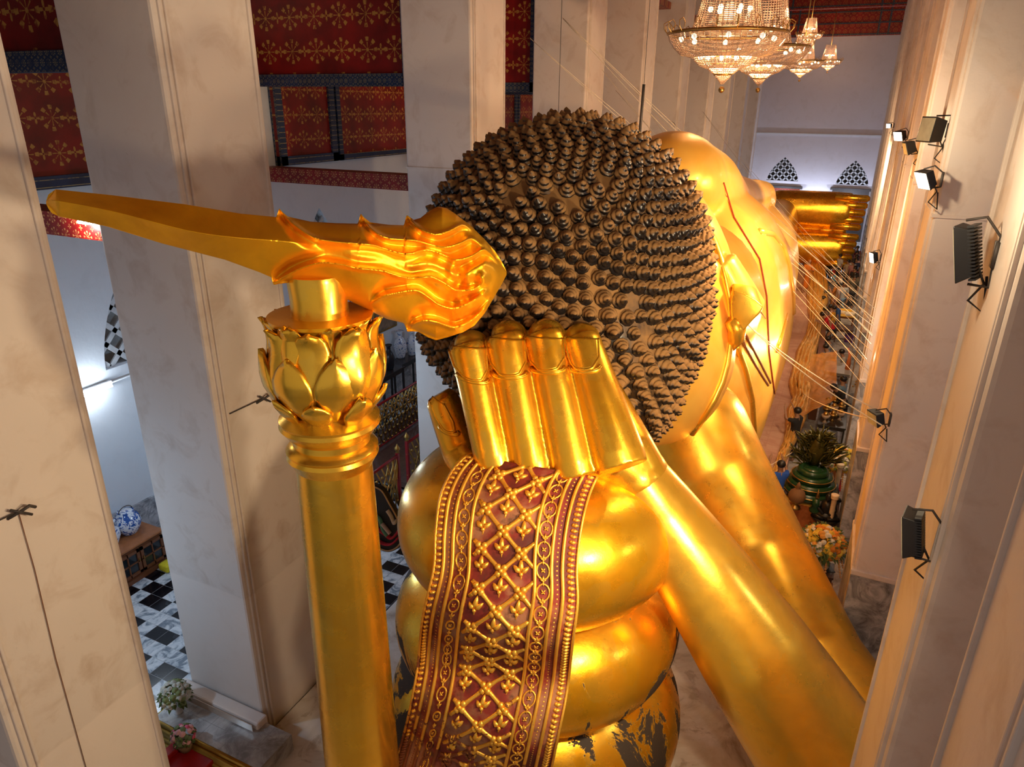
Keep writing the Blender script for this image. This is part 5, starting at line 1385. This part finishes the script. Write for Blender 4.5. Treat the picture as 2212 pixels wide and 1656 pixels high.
def bluewhite(name, sc, amt=.5):
    m = N(name); f = m.noise(sc, 4, .5, dist=2.2); g = m.noise(sc*.35, 3)
    m.base(m.mix(m.ramp(f, [(amt-.02, 0.0), (amt+.02, 1.0)]), (.72, .76, .82), (.02, .09, .34))).set(.12); return m.m
M['bw'] = bluewhite('blue_white_porcelain', 5.5, .50); M['bw2'] = bluewhite('pale_porcelain', 7, .60)
t, c = vase(281, 1150, zt, ((.16, 0), (.20, .03), (.31, .22), (.34, .38), (.28, .56), (.20, .62), (.205, .68), (.16, .68)), M['bw'], 'round blue and white porcelain jar on the brown cabinet', rim=(.2, .68))
mb = MB().lathe([(.02, .66), (.18, .67), (.16, .70), (.02, .71)], c, 24).build('lid', M['bw2'], t)
mb = MB().tube([c+Vector((0, -.2*math.cos(q*PI/10), .68+.14*math.sin(q*PI/10))) for q in range(11)], .012, 6).build('wire_handle', M['iron'], t)
vase(247, 1172, zt, ((.11, 0), (.12, .04), (.20, .24), (.18, .42), (.08, .52), (.09, .60), (.14, .66), (.10, .66)), M['bw2'], 'slim white porcelain vase with dark flowers, left on the cabinet', rim=(.13, .66))
c = at(362, 1200, z=0); o = MB().lathe([(.16, 0), (.2, .3), (.24, .5), (.1, .6), (.14, .75)], at(354, 1190, z=.0), 20).build('glass_jar', M['crystal'], None, origin=tuple(at(354, 1190, z=0))); tag(o, 'clear glass jar half hidden behind the second left pillar', 'jar')
o = MB().box(at(361, 1222, z=.12), (.35, .3, .22)).build('yellow_bundle', cl((.75, .62, .02)), None, True, .05, origin=tuple(at(361, 1222, z=.12))); tag(o, 'bright yellow bundle on the floor beside the cabinet', 'bundle')
# picture and tables along the far part of the left wall, between the column and the curls
p = at(832, 690, x=XOUT+.1); t = thing('wall_picture', 'gold framed picture hanging on the left wall under the spike', 'picture', tuple(p))
MB().box(p, (.06, 1.6, .95)).build('frame', M['brass'], t, False, .02); MB().box(p+Vector((.035, 0, 0)), (.01, 1.4, .75)).build('picture', simple('brown_picture', (.34, .24, .15), .3, scale=5, var=.6), t, False)
M['inlay'] = simple('inlaid_black_wood', (.03, .025, .024), .25, scale=30, var=.0)
for (px, py, z, d, lb) in ((872, 775, 1.85, 2.4, 'tall black inlaid altar table against the left wall'), (836, 800, 1.45, 1.5, 'lower black inlaid table in front of the tall one')):
    c = at(px, py, x=-16.2 if z > 1.5 else -15.6); z = c.z; c.z = z; t = thing('inlaid_table', lb, 'table', (c.x, c.y, 0))
    MB().box((c.x, c.y, z-.03), (.7, d, .06)).build('tabletop', M['inlay'], t, False, .01)
    for sx in (-1, 1):
        for sy in (-1, 1): MB().box((c.x+sx*.29, c.y+sy*(d/2-.07), z/2), (.07, .07, z)).build('leg', M['inlay'], t, False)
    MB().box((c.x+.3, c.y, z-.14), (.03, d-.1, .16)).build('apron', M['inlay'], t, False)
M['bvase'] = simple('black_glaze', (.02, .02, .025), .15)
for (px, py, mt, s, lb) in ((842, 797, M['bvase'], 1.1, 'black slender vase on the dark tables by the left wall'), (866, 772, M['bw2'], 1.3, 'white patterned vase on the tall dark table'), (890, 766, M['bw2'], 1.15, 'second pale vase nearest the black curls')):
    q = at(px, py, x=-16.2 if px > 850 else -15.6); q.z = at(872, 775, x=-16.2).z if px > 850 else at(836, 800, x=-15.6).z; vase_at = q; vase(px, py, q.z, ((.12, 0), (.14, .05), (.22, .4), (.16, .62), (.07, .74), (.08, .86), (.13, .92), (.08, .92)), mt, lb, s=s, rim=(.12, .92))
    MB_ = None
# red and gold railing around the stair landing
def railing(A, B_, zb, zt_, label, posts=2, lat=True, name='railing', finial=True):
    A, B_ = Vector(A), Vector(B_); d = (B_-A); L_ = d.length; d.normalize(); t = thing(name, label, 'railing', (A.x, A.y, zb))
    Z = lambda p, z: Vector((p.x, p.y, z))
    MB().tube([Z(A, zt_), Z(B_, zt_)], .045, 8).tube([Z(A, zb+.12), Z(B_, zb+.12)], .035, 8).build('rail', M['redpaint'], t)
    for k in range(posts):
        p = A.lerp(B_, k/max(posts-1, 1)); q = MB().box(Z(p, (zb+zt_)/2+.05), (.09, .09, zt_-zb+.1)).build('post', M['redpaint'], t, False)
        if finial: f = MB().lathe([(.03, 0), (.07, .03), (.04, .06), (.085, .12), (.09, .17), (.04, .24), (.01, .31)], Z(p, zt_+.08), 14).build('finial', M['brass'], q); f.location = (0, 0, 0)
    if lat:
        mb = MB(); n = int(L_/.26); h = zt_-zb-.2
        for i in range(n):
            for sg in (0, 1):
                a = A+d*L_*i/n; b_ = A+d*min(L_, L_*i/n+h*.5)
                z0, z1 = (zb+.15, zt_-.05) if sg else (zt_-.05, zb+.15); mb.tube([Z(a, z0), Z(b_, z1)], .026, 5)
            for k in range(5): mb.sphere(Z(A+d*(L_*(i+.5*(k % 2))/n), zb+.2+h*k/5), .055, 6)
        mb.build('gilded_lattice', M['brass'], t)
    return t
X1 = -14.0
a, b_ = at(795, 888, x=X1), at(917, 815, x=X1); zb = at(800, 985, x=X1).z
railing((X1, a.y, 0), (X1, b_.y, 0), zb, a.z, 'long red railing with gilded lattice, left of the golden thumb', 2)
a2_, b2_ = at(931, 806, x=X1), at(985, 772, x=X1)
railing((X1, a2_.y, 0), (X1, b2_.y, 0), zb, a.z, 'farther red lattice railing disappearing behind the black curls', 2)
land = struct('trim_91', MB().box((-13.2, 21.5, zb-.1), (3.4, 9, .2)), simple('brown_deck', (.14, .07, .05), .15))
X2 = -11.3
a = at(798, 1000, x=X2); zb2 = at(865, 1110, x=X2).z; b_ = at(860, 1008, x=X2)
railing((X2, a.y, 0), (X2, b_.y, 0), zb2, (a.z+b_.z)/2, 'bright red railing with a gold finial, beside the left of the cushions', 2)
railing((X2-.2, a.y+2.2, 0), (X2-.2, b_.y+4.0, 0), zb2, (a.z+b_.z)/2, 'dark metal and gold lattice railing behind the bright red one', 2)
# painted leaf shaped board
bp0 = at(838, 1118, y=10.5); t = thing('painted_board', 'black leaf shaped board painted with a dancing figure in red and white', 'board', tuple(bp0))
def onb(px, py, o_=0.0): return at(px, py, y=10.5)+Vector((.35, -.9, .1)).normalized()*o_
out = smooth_poly([(804, 1045), (825, 1056), (842, 1085), (856, 1110), (868, 1140), (870, 1165), (860, 1183), (840, 1192), (818, 1186), (802, 1180), (788, 1150), (785, 1090), (804, 1045)], 4)[:-1]
MB().prism([onb(*q) for q in out], (.03, .08, 0)).build('panel', M['black'], t, False)
MB().tube([onb(*((q[0]-828)*.95+828, (q[1]-1120)*.95+1120), .02) for q in out], .018, 6, closed=True).build('border', simple('buff_paint', (.55, .38, .20), .6), t)
def blob(pts, col, o_, r): MB().tube([onb(*q, o_) for q in smooth_poly(pts, 5)], r, 8, flat=.4).build('painted_shape', cl(col), t)
blob([(838, 1100), (846, 1112), (853, 1128), (856, 1122)], (.75, .68, .62), .03, .07)
blob([(812, 1112), (822, 1120), (828, 1140), (838, 1155)], (.16, .42, .30), .03, .07)
blob([(815, 1140), (832, 1150), (846, 1160), (858, 1150), (864, 1140)], (.55, .03, .06), .03, .07)
blob([(810, 1160), (830, 1172), (848, 1172), (862, 1158)], (.50, .02, .05), .035, .06)
blob([(826, 1128), (836, 1140), (844, 1150)], (.62, .55, .60), .05, .06)
# gilded altar steps, red box and flower pots beside the second left pillar
zc = .55
A_ = [at(*q, z=zc) for q in ((352, 1532), (420, 1500), (560, 1620), (528, 1660))]
base_t = thing('altar_step', 'marble topped step with gilded mouldings at the foot of the pillar', 'step', (A_[0].x, A_[0].y, 0))
xa, xb, ya, yb = -10.95, -8.2, 6.62, 7.5
MB().box(((xa+xb)/2, (ya+yb)/2, zc/2), (xb-xa, yb-ya, zc)).build('marble_top', M['slabs'], base_t, False, .01)
mb = MB()
for k, (z, e, r) in enumerate(((.50, .02, .05), (.41, .07, .06), (.30, .14, .05), (.20, .18, .07), (.07, .27, .09))): mb.tube([Vector((xa-e, yb, z)), Vector((xa-e, ya-e, z)), Vector((xb, ya-e, z))], r, 8)
mb.box(((xa+xb)/2, ya-.06, .22), (xb-xa, .16, .44)); mb.build('gilded_moulding', gold('old_gilt', (.50, .30, .05), .35, (.10, .06, .02), leaf=False, metal=.8), base_t)
MB().box((-10.0, 7.42, .35), (2.3, .28, .7)).build('pillar_skirting', M['plaster'], base_t, False, .04)
MB().box((-9.9, 7.2, .66), (2.0, .015, .16)).build('glass_strip', M['crystal'], base_t, False)
t, c = vase(386, 1538, zc, ((.08, 0), (.09, .04), (.05, .08), (.12, .2), (.14, .28), (.1, .28)), M['white'], 'domed bouquet of white roses in a white footed vase', 'flower_vase', 'flowers')
bouquet(t, c, .27, .46, ((.78, .76, .62), (.72, .72, .60), (.30, .36, .14)), 2, 60, droop=False, fr=.065, squash=.95)
t, c = vase(402, 1618, .42, ((.10, 0), (.13, .1), (.15, .22), (.11, .22)), simple('wicker', (.34, .22, .11), .8, scale=60, bump=.8), 'pink and rose flower bunch in a small wicker pot', 'flower_vase', 'flowers')
bouquet(t, c, .20, .36, ((.70, .12, .22), (.75, .40, .42), (.16, .22, .10)), 4, 40, droop=False, fr=.055, squash=.9)
c = at(388, 1640, z=.42); t = thing('red_box', 'dark red painted wooden box at the bottom beside the left pillar', 'box', tuple(c))
MB().box(c+Vector((.1, -.0, -.21)), (.95, .55, .42)).build('case', M['redpaint'], t, False, .02); MB().box(c+Vector((-.25, -.05, .06)), (.2, .45, .12)).box(c+Vector((.1, -.24, .05)), (.9, .05, .1)).build('rim', M['redpaint'], t, False, .02)
